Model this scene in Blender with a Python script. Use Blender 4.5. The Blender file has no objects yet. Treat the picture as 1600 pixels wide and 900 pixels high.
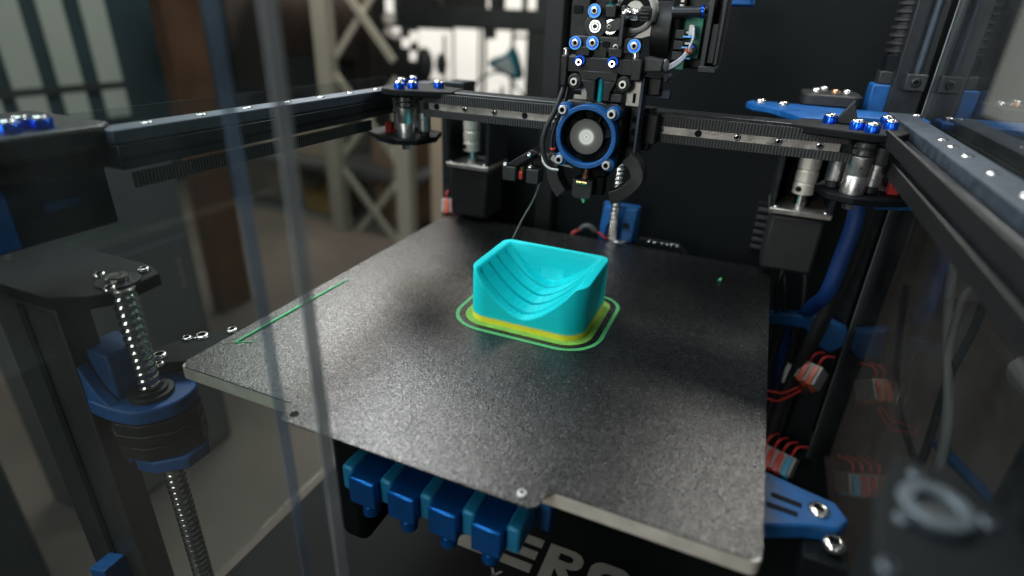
import bpy, bmesh, math, random
from mathutils import Vector, Matrix, Quaternion
random.seed(7)
S = 0.001                                   # everything below is written in millimetres
SC = bpy.context.scene
COL = SC.collection

# ------------------------------------------------------------------ camera
cd = bpy.data.cameras.new('camera')
cam = bpy.data.objects.new('camera', cd); COL.objects.link(cam)
cam.location = (292.34*S, -190.05*S, 195.59*S)
cam.rotation_euler = (1.128622, -0.037040, 0.403047)
cd.sensor_width = 36.0; cd.lens = 19.888
cd.clip_start = 0.004; cd.clip_end = 60
cd.dof.use_dof = True; cd.dof.focus_distance = 0.372; cd.dof.aperture_fstop = 3.2
cd.dof.aperture_blades = 7
SC.camera = cam
# ------------------------------------------------------------------ world and lamps
w = bpy.data.worlds.new('World'); SC.world = w; w.use_nodes = True
bg = w.node_tree.nodes['Background']
bg.inputs[0].default_value = (0.46, 0.82, 1.0, 1); bg.inputs[1].default_value = 0.028
def area(name, loc, target, size, power, col=(1,1,1), sy=None):
    l = bpy.data.lights.new(name, 'AREA'); l.energy = power; l.color = col
    l.shape = 'RECTANGLE'; l.size = size*S; l.size_y = (sy or size)*S
    o = bpy.data.objects.new(name, l); COL.objects.link(o)
    o.location = Vector(loc)*S
    d = Vector(target)-Vector(loc)
    o.rotation_euler = d.to_track_quat('-Z', 'Y').to_euler()
    return o
area('room_lamp_rear', (-470, 690, 800), (150, 20, 0), 260, 5.4, (.92, .97, 1.0))
area('room_lamp_front', (-260, -150, 920), (180, 150, 60), 700, 15.5, (.85, .955, 1.0))
area('left_glint_fill', (-1050, -250, 620), (-20, 0, 0), 120, 5, (1.0, .93, .8))  # unseen lamp added for glints on the lead screw threads
area('near_fill', (-150, -1300, 420), (180, 100, 40), 420, 7, (1.0, .97, .92))  # added camera-side fill that brightens the bed lip and tool head front
area('printer_lamp_strip', (400, 385, 382), (325, 10, 0), 110, 1.7, (1.0, .96, .88), 60)
area('room_top_fill', (-1600, 2000, 1700), (-1600, 2300, -600), 1400, 55, (1.0, .93, .82))  # added overhead light to brighten the room background
SC.view_settings.view_transform = 'Standard'; SC.view_settings.look = 'None'
SC.view_settings.exposure = 0.0; SC.view_settings.gamma = 1.0
SC.view_settings.use_curve_mapping = False
SC.render.engine = 'CYCLES'
SC.cycles.max_bounces = 8; SC.cycles.transparent_max_bounces = 16
SC.cycles.use_denoising = True
SC.cycles.sample_clamp_indirect = 6

# ------------------------------------------------------------------ materials
def mat(name, col, rough=.5, metal=0., var=.12, vscale=300., bump=0., bscale=900., spec=.5, emit=None, estr=0., coat=0., rvar=.0, layers=0.):
    m = bpy.data.materials.new(name); m.use_nodes = True
    nt = m.node_tree; b = nt.nodes['Principled BSDF']
    b.inputs['Roughness'].default_value = rough; b.inputs['Metallic'].default_value = metal
    b.inputs['Specular IOR Level'].default_value = spec
    if coat: b.inputs['Coat Weight'].default_value = coat
    tc = nt.nodes.new('ShaderNodeTexCoord')
    n = nt.nodes.new('ShaderNodeTexNoise'); n.inputs['Scale'].default_value = vscale; n.inputs['Detail'].default_value = 5
    nt.links.new(tc.outputs['Object'], n.inputs['Vector'])
    r = nt.nodes.new('ShaderNodeMapRange'); r.inputs[1].default_value = .3; r.inputs[2].default_value = .7
    r.inputs[3].default_value = 1-var; r.inputs[4].default_value = 1+var
    nt.links.new(n.outputs['Fac'], r.inputs[0])
    mx = nt.nodes.new('ShaderNodeVectorMath'); mx.operation = 'SCALE'
    mx.inputs[0].default_value = col[:3]
    nt.links.new(r.outputs[0], mx.inputs['Scale'])
    nt.links.new(mx.outputs[0], b.inputs['Base Color'])
    if rvar:
        q = nt.nodes.new('ShaderNodeMapRange'); q.inputs[1].default_value = .3; q.inputs[2].default_value = .7
        q.inputs[3].default_value = max(.02, rough-rvar); q.inputs[4].default_value = rough+rvar
        nt.links.new(n.outputs['Fac'], q.inputs[0]); nt.links.new(q.outputs[0], b.inputs['Roughness'])
    if bump:
        n2 = nt.nodes.new('ShaderNodeTexNoise'); n2.inputs['Scale'].default_value = bscale; n2.inputs['Detail'].default_value = 3
        nt.links.new(tc.outputs['Object'], n2.inputs['Vector'])
        bp = nt.nodes.new('ShaderNodeBump'); bp.inputs['Strength'].default_value = bump; bp.inputs['Distance'].default_value = .0004
        nt.links.new(n2.outputs['Fac'], bp.inputs['Height']); nt.links.new(bp.outputs[0], b.inputs['Normal'])
    if layers:
        sp = nt.nodes.new('ShaderNodeSeparateXYZ'); nt.links.new(tc.outputs['Object'], sp.inputs[0])
        n3 = nt.nodes.new('ShaderNodeTexNoise'); n3.noise_dimensions = '1D'; n3.inputs['Scale'].default_value = 1500; n3.inputs['Detail'].default_value = 2
        nt.links.new(sp.outputs['Z'], n3.inputs['W'])
        b3 = nt.nodes.new('ShaderNodeBump'); b3.inputs['Strength'].default_value = layers; b3.inputs['Distance'].default_value = .0004
        nt.links.new(n3.outputs['Fac'], b3.inputs['Height'])
        if bump: nt.links.new(bp.outputs[0], b3.inputs['Normal'])
        nt.links.new(b3.outputs[0], b.inputs['Normal'])
    if emit:
        b.inputs['Emission Color'].default_value = (*emit, 1); b.inputs['Emission Strength'].default_value = estr
    return m

M = {}
M['plastic'] = mat('black_plastic', (.0075, .0085, .0095), .46, 0, .2, 400, .25, 2500, spec=.4, rvar=.1)
M['matte'] = mat('matte_black', (.0025, .0042, .0052), .65, 0, .25, 250, .3, 1800, spec=.18)
M['dark'] = mat('dark_grey_plastic', (.016, .018, .019), .5, 0, .2, 250, .3, 1500)
M['anod'] = mat('black_anodised', (.022, .027, .031), .36, .5, .2, 150, .15, 3000, rvar=.08)
M['railtop'] = mat('dark_rail_steel', (.06, .077, .10), .6, .7, .2, 120, .1, 2500, rvar=.1)
M['steel'] = mat('bright_steel', (.72, .71, .69), .2, 1, .08, 300, 0, 900, rvar=.07)
M['brushed'] = mat('brushed_aluminium', (.66, .66, .66), .34, 1, .12, 500, .2, 2600, rvar=.08)
M['railsteel'] = mat('worn_rail_steel', (.42, .40, .37), .38, .85, .3, 90, .3, 900, rvar=.12)
M['alu'] = mat('raw_aluminium', (.56, .53, .46), .5, .15, .15, 90, .2, 1600, rvar=.1)
M['screwhead'] = mat('cream_steel', (.80, .78, .72), .3, .55, .08, 300)
M['plate'] = mat('pale_steel_plate', (.55, .53, .49), .45, .4, .12, 200, .15, 1200)
M['darksteel'] = mat('dull_dark_steel', (.11, .135, .155), .45, .8, .2, 200, .1, 1500)
M['couple'] = mat('satin_aluminium', (.78, .74, .66), .42, .45, .1, 300, .1, 2000)
M['brass'] = mat('brass', (.83, .58, .25), .25, 1, .1, 300)
M['copper'] = mat('copper', (.70, .38, .22), .3, 1, .15, 300)
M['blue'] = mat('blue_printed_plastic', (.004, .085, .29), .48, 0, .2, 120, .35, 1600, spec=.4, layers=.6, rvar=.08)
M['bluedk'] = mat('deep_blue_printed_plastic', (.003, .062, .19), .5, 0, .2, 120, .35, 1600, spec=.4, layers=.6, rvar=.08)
M['blueanod'] = mat('blue_anodised', (.012, .12, .82), .24, .85, .08, 300, 0, 900, rvar=.05)
M['bluering'] = mat('blue_glint_and_pins', (.10, .48, 1.0), .3, .0, .08, 300)  # collar rims: lamp reflection painted as brighter blue; also colours the pin row
M['bluesteel'] = mat('blue_block_metal', (.004, .115, .42), .32, .75, .1, 200, .1, 2000)
M['bluespacer'] = mat('teal_blue_spacer', (.01, .19, .36), .45, .2, .1, 200)
M['sleeve'] = mat('blue_braided_sleeve', (.002, .028, .13), .45, 0, .3, 900, .6, 2200)
M['rubber'] = mat('black_rubber', (.018, .019, .02), .55, 0, .25, 300, .3, 2000)
M['greyrub'] = mat('grey_rubber', (.04, .042, .045), .55, 0, .2, 300, .3, 1600)
M['tube'] = mat('teal_filament', (.0, .42, .5), .3, 0, .08, 300)
M['white'] = mat('white_plastic', (.62, .62, .6), .45, 0, .1, 200)
M['wire_grey'] = mat('pale_grey_wire', (.55, .58, .66), .42, 0, .1, 300)
M['cable_grey'] = mat('grey_cable', (.36, .36, .34), .5, 0, .1, 100)
M['cable_black'] = mat('black_cable', (.012, .013, .014), .42, 0, .2, 200)
M['red'] = mat('red_wire', (.36, .022, .016), .42, 0, .1, 300)
M['orange'] = mat('orange_lever', (.42, .065, .02), .4, 0, .1, 300)
M['green'] = mat('green_board', (.03, .22, .14), .5, 0, .2, 300)
M['clear'] = mat('smoky_clear_plastic', (.2, .2, .19), .3, 0, .1, 200)
M['lettering'] = mat('grey_lettering', (.24, .235, .22), .55, 0, .1, 150)
def edge_mat(name, col, see):
    m = mat(name, col, .35, 0, .25, 25, .2, 700); nt = m.node_tree; b = nt.nodes['Principled BSDF']; out = nt.nodes['Material Output']
    t = nt.nodes.new('ShaderNodeBsdfTransparent'); t.inputs[0].default_value = (.9, .93, .93, 1)
    mx = nt.nodes.new('ShaderNodeMixShader'); mx.inputs[0].default_value = 1-see
    nt.links.new(t.outputs[0], mx.inputs[1]); nt.links.new(b.outputs[0], mx.inputs[2]); nt.links.new(mx.outputs[0], out.inputs[0])
    return m
M['edge'] = edge_mat('frosted_acrylic_edge', (.34, .36, .38), .42)
M['edgeblue'] = edge_mat('bluish_acrylic_edge', (.20, .27, .40), .66)
M['purge'] = mat('green_plastic_line', (.14, .72, .30), .4, 0, .12, 200)
M['skirt'] = mat('green_skirt_line', (.08, .36, .13), .4, 0, .12, 200, .2, 1500)
M['brim'] = mat('thin_green_layer', (.17, .38, .055), .6, 0, .15, 150, .25, 1800)
M['hub'] = None
# room
M['floor'] = mat('concrete_floor', (.135, .112, .096), .7, 0, .25, 2.5, 0)
M['wall'] = mat('dark_wall', (.035, .04, .042), .8, 0, .2, 1.5)
M['brownwall'] = mat('brown_board', (.15, .115, .10), .8, 0, .25, 2.2)
M['wood'] = mat('brown_timber', (.17, .075, .035), .6, 0, .35, 6)
M['rack'] = mat('cream_rack_paint', (.40, .40, .335), .5, 0, .08, 4)
M['beige'] = mat('beige_post_paint', (.50, .43, .33), .6, 0, .08, 4)
M['card'] = mat('cardboard', (.30, .20, .13), .8, 0, .15, 6)
M['cardpale'] = mat('pale_box_card', (.36, .31, .24), .8, 0, .12, 6)
M['yellow'] = mat('yellow_crate_plastic', (.35, .23, .06), .6, 0, .15, 6)
M['roomblue'] = mat('blue_bin_plastic', (.02, .22, .38), .5, 0, .15, 6)
M['cabinet'] = mat('grey_cabinet_paint', (.10, .108, .108), .5, 0, .1, 4)
M['equip'] = mat('dark_equipment_paint', (.02, .028, .03), .55, 0, .3, 5)
M['lamp'] = mat('teal_lamp_paint', (.01, .12, .17), .35, 0, .1, 6)
M['lampglass'] = mat('pale_lamp_glass', (.30, .38, .40), .3, 0, .1, 6)
M['pane'] = mat('bright_window_pane', (.8, .8, .76), .5, 0, .05, 3, emit=(1.0, .965, .88), estr=.80)
M['panedim'] = mat('dim_window_pane', (.3, .33, .31), .5, 0, .05, 3, emit=(.72, .86, .80), estr=.085)
M['panemid'] = mat('pale_window_pane', (.5, .5, .46), .5, 0, .05, 3, emit=(1.0, .98, .86), estr=.42)
M['frame'] = mat('green_grey_window_frame', (.12, .15, .13), .6, 0, .1, 4)
M['blueprint_far'] = mat('dark_blue_wall_paint', (.012, .035, .05), .8, 0, .2, 2)

def bed_mat():
    m = bpy.data.materials.new('textured_pei'); m.use_nodes = True
    nt = m.node_tree; b = nt.nodes['Principled BSDF']
    tc = nt.nodes.new('ShaderNodeTexCoord')
    def N(scale, detail=2, rough=.6):
        n = nt.nodes.new('ShaderNodeTexNoise'); n.inputs['Scale'].default_value = scale
        n.inputs['Detail'].default_value = detail; n.inputs['Roughness'].default_value = rough
        nt.links.new(tc.outputs['Object'], n.inputs['Vector']); return n
    g = N(950, 1, .5); f = N(2100, 1); big = N(9, 4)
    ad = nt.nodes.new('ShaderNodeMath'); ad.operation = 'MULTIPLY_ADD'; ad.inputs[1].default_value = .5
    nt.links.new(f.outputs['Fac'], ad.inputs[0]); nt.links.new(g.outputs['Fac'], ad.inputs[2])
    bp = nt.nodes.new('ShaderNodeBump'); bp.inputs['Strength'].default_value = 1.0; bp.inputs['Distance'].default_value = .00024
    nt.links.new(ad.outputs[0], bp.inputs['Height']); nt.links.new(bp.outputs[0], b.inputs['Normal'])
    vo = nt.nodes.new('ShaderNodeTexVoronoi'); vo.inputs['Scale'].default_value = 1600
    nt.links.new(tc.outputs['Object'], vo.inputs['Vector'])
    se = nt.nodes.new('ShaderNodeSeparateColor'); nt.links.new(vo.outputs['Color'], se.inputs[0])
    po = nt.nodes.new('ShaderNodeMath'); po.operation = 'POWER'; po.inputs[1].default_value = 3.0  # lifts the base colour of some cells, painting the grain's sparkle in
    nt.links.new(se.outputs[0], po.inputs[0])
    r = nt.nodes.new('ShaderNodeMapRange'); r.inputs[3].default_value = .4; r.inputs[4].default_value = 2.8
    nt.links.new(po.outputs[0], r.inputs[0])
    r2 = nt.nodes.new('ShaderNodeMapRange'); r2.inputs[1].default_value = .3; r2.inputs[2].default_value = .7
    r2.inputs[3].default_value = .9; r2.inputs[4].default_value = 1.1
    nt.links.new(big.outputs['Fac'], r2.inputs[0])
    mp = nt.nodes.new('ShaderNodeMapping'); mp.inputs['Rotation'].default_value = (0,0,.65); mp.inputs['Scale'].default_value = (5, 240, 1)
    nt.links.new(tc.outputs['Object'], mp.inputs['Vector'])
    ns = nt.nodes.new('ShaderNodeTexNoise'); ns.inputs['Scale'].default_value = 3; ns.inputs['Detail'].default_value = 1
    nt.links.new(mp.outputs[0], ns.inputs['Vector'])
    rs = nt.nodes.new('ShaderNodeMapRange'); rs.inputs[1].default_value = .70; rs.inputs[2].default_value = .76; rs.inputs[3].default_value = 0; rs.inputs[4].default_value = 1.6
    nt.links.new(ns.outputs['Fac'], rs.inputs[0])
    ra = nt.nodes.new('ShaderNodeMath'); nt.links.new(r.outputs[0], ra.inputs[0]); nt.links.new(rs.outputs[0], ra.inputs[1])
    mu = nt.nodes.new('ShaderNodeMath'); mu.operation = 'MULTIPLY'
    nt.links.new(ra.outputs[0], mu.inputs[0]); nt.links.new(r2.outputs[0], mu.inputs[1])
    sc = nt.nodes.new('ShaderNodeVectorMath'); sc.operation = 'SCALE'; sc.inputs[0].default_value = (.0095, .0102, .0105)
    nt.links.new(mu.outputs[0], sc.inputs['Scale']); nt.links.new(sc.outputs[0], b.inputs['Base Color'])
    ro = nt.nodes.new('ShaderNodeMapRange'); ro.inputs[3].default_value = .14; ro.inputs[4].default_value = .32
    nt.links.new(se.outputs[1], ro.inputs[0])
    sm = N(22, 6, .65); sr = nt.nodes.new('ShaderNodeMapRange'); sr.inputs[1].default_value = .42; sr.inputs[2].default_value = .68
    sr.inputs[3].default_value = -.02; sr.inputs[4].default_value = .06
    nt.links.new(sm.outputs['Fac'], sr.inputs[0])
    sa = nt.nodes.new('ShaderNodeMath'); nt.links.new(ro.outputs[0], sa.inputs[0]); nt.links.new(sr.outputs[0], sa.inputs[1])
    nt.links.new(sa.outputs[0], b.inputs['Roughness'])
    sl = nt.nodes.new('ShaderNodeMapRange'); sl.inputs[3].default_value = .3; sl.inputs[4].default_value = 1.25
    nt.links.new(se.outputs[2], sl.inputs[0]); nt.links.new(sl.outputs[0], b.inputs['Specular IOR Level'])
    return m
M['pei'] = bed_mat()

def print_mat():
    # teal print whose first layers fade from yellow: the filament changes colour with height (object z)
    m = bpy.data.materials.new('teal_print'); m.use_nodes = True
    nt = m.node_tree; b = nt.nodes['Principled BSDF']
    tc = nt.nodes.new('ShaderNodeTexCoord'); sp = nt.nodes.new('ShaderNodeSeparateXYZ')
    nt.links.new(tc.outputs['Object'], sp.inputs[0])
    n = nt.nodes.new('ShaderNodeTexNoise'); n.inputs['Scale'].default_value = 260; n.inputs['Detail'].default_value = 3
    nt.links.new(tc.outputs['Object'], n.inputs['Vector'])
    ma = nt.nodes.new('ShaderNodeMath'); ma.operation = 'MULTIPLY_ADD'; ma.inputs[1].default_value = .0012
    nt.links.new(n.outputs['Fac'], ma.inputs[0]); nt.links.new(sp.outputs['Z'], ma.inputs[2])
    r = nt.nodes.new('ShaderNodeMapRange'); r.inputs[1].default_value = .0042; r.inputs[2].default_value = .0064
    nt.links.new(ma.outputs[0], r.inputs[0])
    cr = nt.nodes.new('ShaderNodeValToRGB')
    cr.color_ramp.elements[0].color = (.72, .66, .035, 1)
    cr.color_ramp.elements[1].color = (.0, .55, .59, 1)
    nt.links.new(r.outputs[0], cr.inputs[0]); nt.links.new(cr.outputs[0], b.inputs['Base Color'])
    # fine layer lines
    wv = nt.nodes.new('ShaderNodeTexNoise'); wv.noise_dimensions = '1D'; wv.inputs['Scale'].default_value = 1100; wv.inputs['Detail'].default_value = 3
    nt.links.new(sp.outputs['Z'], wv.inputs['W'])
    bp = nt.nodes.new('ShaderNodeBump'); bp.inputs['Strength'].default_value = .35; bp.inputs['Distance'].default_value = .0003
    nt.links.new(wv.outputs['Fac'], bp.inputs['Height']); nt.links.new(bp.outputs[0], b.inputs['Normal'])
    lv = nt.nodes.new('ShaderNodeMapRange'); lv.inputs[1].default_value = .3; lv.inputs[2].default_value = .7; lv.inputs[3].default_value = .93; lv.inputs[4].default_value = 1.05
    nt.links.new(wv.outputs['Fac'], lv.inputs[0])
    lm = nt.nodes.new('ShaderNodeVectorMath'); lm.operation = 'SCALE'; nt.links.new(cr.outputs[0], lm.inputs[0]); nt.links.new(lv.outputs[0], lm.inputs['Scale'])
    nt.links.new(lm.outputs[0], b.inputs['Base Color'])
    b.inputs['Roughness'].default_value = .58; b.inputs['Specular IOR Level'].default_value = .25
    b.inputs['Subsurface Weight'].default_value = .25; b.inputs['Subsurface Radius'].default_value = (.2, 1, 1)
    b.inputs['Subsurface Scale'].default_value = .003
    return m
M['print'] = print_mat()

def acrylic(name, tint, refl, haze=.02, hazecol=(.5, .55, .55), rough=.02):
    m = bpy.data.materials.new(name); m.use_nodes = True
    nt = m.node_tree; out = nt.nodes['Material Output']; nt.nodes.remove(nt.nodes['Principled BSDF'])
    t = nt.nodes.new('ShaderNodeBsdfTransparent'); t.inputs[0].default_value = (*tint, 1)
    d = nt.nodes.new('ShaderNodeBsdfDiffuse'); d.inputs[0].default_value = (*hazecol, 1)
    g = nt.nodes.new('ShaderNodeBsdfGlossy'); g.inputs['Roughness'].default_value = rough
    mx = nt.nodes.new('ShaderNodeMixShader')
    tc = nt.nodes.new('ShaderNodeTexCoord'); n = nt.nodes.new('ShaderNodeTexNoise')
    n.inputs['Scale'].default_value = 22; n.inputs['Detail'].default_value = 9; n.inputs['Roughness'].default_value = .72
    nt.links.new(tc.outputs['Object'], n.inputs['Vector'])
    mr = nt.nodes.new('ShaderNodeMapRange'); mr.inputs[1].default_value = .35; mr.inputs[2].default_value = .75
    mr.inputs[3].default_value = haze*.1; mr.inputs[4].default_value = haze*2.6
    nt.links.new(n.outputs['Fac'], mr.inputs[0]); nt.links.new(mr.outputs[0], mx.inputs[0])
    nt.links.new(t.outputs[0], mx.inputs[1]); nt.links.new(d.outputs[0], mx.inputs[2])
    lw = nt.nodes.new('ShaderNodeLayerWeight'); lw.inputs['Blend'].default_value = .5
    pw = nt.nodes.new('ShaderNodeMath'); pw.operation = 'POWER'; pw.inputs[1].default_value = 3.2
    nt.links.new(lw.outputs['Facing'], pw.inputs[0])
    fr = nt.nodes.new('ShaderNodeMath'); fr.operation = 'MULTIPLY_ADD'; fr.use_clamp = True
    fr.inputs[1].default_value = refl; fr.inputs[2].default_value = .02
    nt.links.new(pw.outputs[0], fr.inputs[0])
    m2 = nt.nodes.new('ShaderNodeMixShader')
    nt.links.new(fr.outputs[0], m2.inputs[0]); nt.links.new(mx.outputs[0], m2.inputs[1]); nt.links.new(g.outputs[0], m2.inputs[2])
    nt.links.new(m2.outputs[0], out.inputs[0])
    return m
M['door'] = acrylic('clear_acrylic_door', (.92, .94, .935), .10, .0045)
M['side'] = acrylic('smoky_acrylic_side', (.76, .78, .79), 1.0, .02)
M['sideclear'] = acrylic('clear_acrylic_side', (.88, .9, .9), .2, .02)

def hub_mat():  # label disc; its bright metallic sheen is painted in, fading out from the centre
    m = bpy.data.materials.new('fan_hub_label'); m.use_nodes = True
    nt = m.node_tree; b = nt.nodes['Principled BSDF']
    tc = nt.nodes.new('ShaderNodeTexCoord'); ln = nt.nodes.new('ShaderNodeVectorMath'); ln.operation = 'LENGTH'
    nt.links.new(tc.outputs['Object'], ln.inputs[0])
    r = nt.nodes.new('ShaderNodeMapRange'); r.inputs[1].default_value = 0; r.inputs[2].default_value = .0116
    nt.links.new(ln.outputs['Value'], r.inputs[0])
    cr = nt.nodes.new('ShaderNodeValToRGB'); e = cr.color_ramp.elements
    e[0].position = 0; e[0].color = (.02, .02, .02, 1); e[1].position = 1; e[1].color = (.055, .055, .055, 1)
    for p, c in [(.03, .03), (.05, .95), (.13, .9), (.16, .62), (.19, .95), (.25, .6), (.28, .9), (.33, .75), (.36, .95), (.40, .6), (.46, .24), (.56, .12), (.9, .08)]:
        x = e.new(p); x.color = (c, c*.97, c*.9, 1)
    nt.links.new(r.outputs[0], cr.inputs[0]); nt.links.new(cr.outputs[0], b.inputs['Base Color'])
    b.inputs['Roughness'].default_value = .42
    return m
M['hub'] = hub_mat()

# ------------------------------------------------------------------ mesh helpers (mm)
class MB:
    def __init__(s): s.v = []; s.f = []
    def add(s, vs, fs):
        o = len(s.v); s.v += [tuple(v) for v in vs]; s.f += [[i+o for i in f] for f in fs]; return s
    def box(s, x0, x1, y0, y1, z0, z1):
        return s.add([(x0,y0,z0),(x1,y0,z0),(x1,y1,z0),(x0,y1,z0),(x0,y0,z1),(x1,y0,z1),(x1,y1,z1),(x0,y1,z1)],
                     [(0,3,2,1),(4,5,6,7),(0,1,5,4),(1,2,6,5),(2,3,7,6),(3,0,4,7)])
    def bar(s, a, b, w, h, up=(0,0,1)):
        a = Vector(a); b = Vector(b); d = (b-a).normalized(); u = Vector(up)
        r = d.cross(u).normalized(); u = r.cross(d).normalized()
        vs = []
        for p in (a, b):
            for i, j in ((-1,-1),(1,-1),(1,1),(-1,1)): vs.append(p+r*(w/2*i)+u*(h/2*j))
        return s.add(vs, [(0,1,2,3),(7,6,5,4),(0,4,5,1),(1,5,6,2),(2,6,7,3),(3,7,4,0)])
    def prism(s, poly, a, b, ax='z'):
        n = len(poly); f = {'z': lambda p, h: (p[0], p[1], h), 'y': lambda p, h: (p[0], h, p[1]), 'x': lambda p, h: (h, p[0], p[1])}[ax]
        vs = [f(p, a) for p in poly]+[f(p, b) for p in poly]
        return s.add(vs, [list(range(n))[::-1], list(range(n, 2*n))]+[(i, (i+1) % n, n+(i+1) % n, n+i) for i in range(n)])
    def lathe(s, prof, o=(0,0,0), axis=(0,0,1), seg=24, cap=True):
        q = Vector((0,0,1)).rotation_difference(Vector(axis).normalized()); o = Vector(o)
        vs = []; fs = []; rings = []
        for r, h in prof:
            if r <= 1e-6:
                rings.append([len(vs)]); vs.append(o+q @ Vector((0,0,h)))
            else:
                k = len(vs); rings.append(list(range(k, k+seg)))
                for i in range(seg):
                    t = 2*math.pi*i/seg; vs.append(o+q @ Vector((r*math.cos(t), r*math.sin(t), h)))
        for A, B in zip(rings, rings[1:]):
            for i in range(seg):
                j = (i+1) % seg
                if len(A) == 1 and len(B) == 1: break
                if len(A) == 1: fs.append((A[0], B[j], B[i]))
                elif len(B) == 1: fs.append((A[i], A[j], B[0]))
                else: fs.append((A[i], A[j], B[j], B[i]))
        if cap:
            if len(rings[0]) > 1: fs.append(rings[0][::-1])
            if len(rings[-1]) > 1: fs.append(rings[-1])
        return s.add(vs, fs)
    def ringl(s, ro, ri, h0, h1, o, axis, seg=32):   # hollow ring
        return s.lathe([(ri,h0),(ro,h0),(ro,h1),(ri,h1),(ri,h0)], o, axis, seg, cap=False)
    def tube(s, path, r, seg=10, closed=False):
        P = [Vector(p) for p in path]; n = len(P)
        rr = r if isinstance(r, (list, tuple)) else [r]*n
        T = []
        for i in range(n):
            a = P[max(0, i-1)]; b = P[min(n-1, i+1)]; T.append((b-a).normalized())
        u = T[0].orthogonal().normalized(); vs = []; fs = []
        for i in range(n):
            if i: u = T[i-1].rotation_difference(T[i]) @ u
            v = T[i].cross(u)
            for k in range(seg):
                t = 2*math.pi*k/seg; vs.append(P[i]+(u*math.cos(t)+v*math.sin(t))*rr[i])
        for i in range(n-1):
            for k in range(seg):
                j = (k+1) % seg; fs.append((i*seg+k, i*seg+j, (i+1)*seg+j, (i+1)*seg+k))
        fs.append(list(range(seg))[::-1]); fs.append([(n-1)*seg+k for k in range(seg)])
        return s.add(vs, fs)
    def sweep(s, path, w, h, up=(0,1,0)):            # rectangular section along a path
        P = [Vector(p) for p in path]; n = len(P); vs = []; fs = []
        W = w if isinstance(w, (list, tuple)) else [w]*n
        H = h if isinstance(h, (list, tuple)) else [h]*n
        for i in range(n):
            t = (P[min(n-1, i+1)]-P[max(0, i-1)]).normalized(); u = Vector(up); r = t.cross(u).normalized(); u = r.cross(t)
            for a, b in ((-1,-1),(1,-1),(1,1),(-1,1)): vs.append(P[i]+r*(W[i]/2*a)+u*(H[i]/2*b))
        for i in range(n-1):
            for k in range(4):
                j = (k+1) % 4; fs.append((i*4+k, i*4+j, (i+1)*4+j, (i+1)*4+k))
        fs += [(3,2,1,0), tuple((n-1)*4+k for k in range(4))]
        return s.add(vs, fs)
    def build(s, name, m, parent=None, bevel=0, smooth=True, angle=38, origin=None):
        base = Vector(BASE.get(parent.name, (0,0,0))) if parent else Vector((0,0,0))
        org = Vector(origin) if origin is not None else base
        me = bpy.data.meshes.new(name)
        me.from_pydata([((Vector(v)-org)*S)[:] for v in s.v], [], s.f)
        bm = bmesh.new(); bm.from_mesh(me); bmesh.ops.recalc_face_normals(bm, faces=bm.faces); bm.to_mesh(me); bm.free()
        if smooth:
            me.polygons.foreach_set('use_smooth', [True]*len(me.polygons))
            me.set_sharp_from_angle(angle=math.radians(angle))
        me.materials.append(M[m] if isinstance(m, str) else m)
        o = bpy.data.objects.new(name, me); COL.objects.link(o)
        if parent: o.parent = parent
        o.location = (org-base)*S
        BASE[o.name] = tuple(org)
        if bevel:
            b = o.modifiers.new('bevel', 'BEVEL'); b.width = bevel*S; b.segments = 2; b.limit_method = 'ANGLE'; b.angle_limit = math.radians(40)
            b.harden_normals = False
        return o
BASE = {}
def tag(o, label, cat, group=None, kind=None):
    if label: o['label'] = label
    if cat: o['category'] = cat
    if group: o['group'] = group
    if kind: o['kind'] = kind
    return o
def thing(name, loc, label, cat, group=None):
    o = bpy.data.objects.new(name, None); COL.objects.link(o); o.empty_display_size = .01
    o.location = Vector(loc)*S; BASE[o.name] = tuple(loc)
    return tag(o, label, cat, group)
def dup(o, d=(0,0,0), parent=None):                 # a copy of an object and its children, moved by d (mm)
    c = o.copy(); COL.objects.link(c)
    if parent is not None: c.parent = parent
    c.location = o.location+Vector(d)*S
    for ch in list(o.children): dup(ch, (0,0,0), c)
    return c
def box(name, m, parent, x0, x1, y0, y1, z0, z1, bevel=.4):
    return MB().box(x0,x1,y0,y1,z0,z1).build(name, m, parent, bevel)
def cyl(name, m, parent, o, axis, r, h, seg=24, bevel=0):
    return MB().lathe([(r,0),(r,h)], o, axis, seg).build(name, m, parent, bevel)
_screws = {}
def screw(parent, pos, axis=(0,0,1), r=2.6, h=2.2, m='steel', name='screw', cap=False):
    key = (r, h, m, cap)
    if key not in _screws:
        if cap: prof = [(r,0),(r,h*.88),(r*.9,h),(r*.56,h),(r*.5,h*.35),(0,h*.3)]
        else: prof = [(r,0),(r,h*.3),(r*.93,h*.66),(r*.78,h*.92),(r*.6,h),(r*.52,h*.97),(r*.47,h*.4),(0,h*.35)]
        b = MB().lathe(prof, (0,0,0), (0,0,1), 20)
        o = b.build(name, m, None); _screws[key] = o.data
        o.data.materials.append(M['matte'])  # steel socket painted black, so the recess's darkness is in the colour
        for p_ in o.data.polygons:
            c_ = p_.center
            if math.hypot(c_.x, c_.y) < .42*r*S and abs(p_.normal.z) > .5 and c_.z > .2*h*S: p_.material_index = 1
            if all(math.hypot(o.data.vertices[i].co.x, o.data.vertices[i].co.y) < .57*r*S for i in p_.vertices): p_.material_index = 1
    else:
        o = bpy.data.objects.new(name, _screws[key]); COL.objects.link(o)
    root = parent
    o.parent = parent
    o.location = (Vector(pos)-Vector(BASE.get(parent.name, (0,0,0))))*S if parent else Vector(pos)*S
    o.rotation_mode = 'QUATERNION'; o.rotation_quaternion = Vector((0,0,1)).rotation_difference(Vector(axis).normalized())
    return o
_collars = {}
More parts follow.
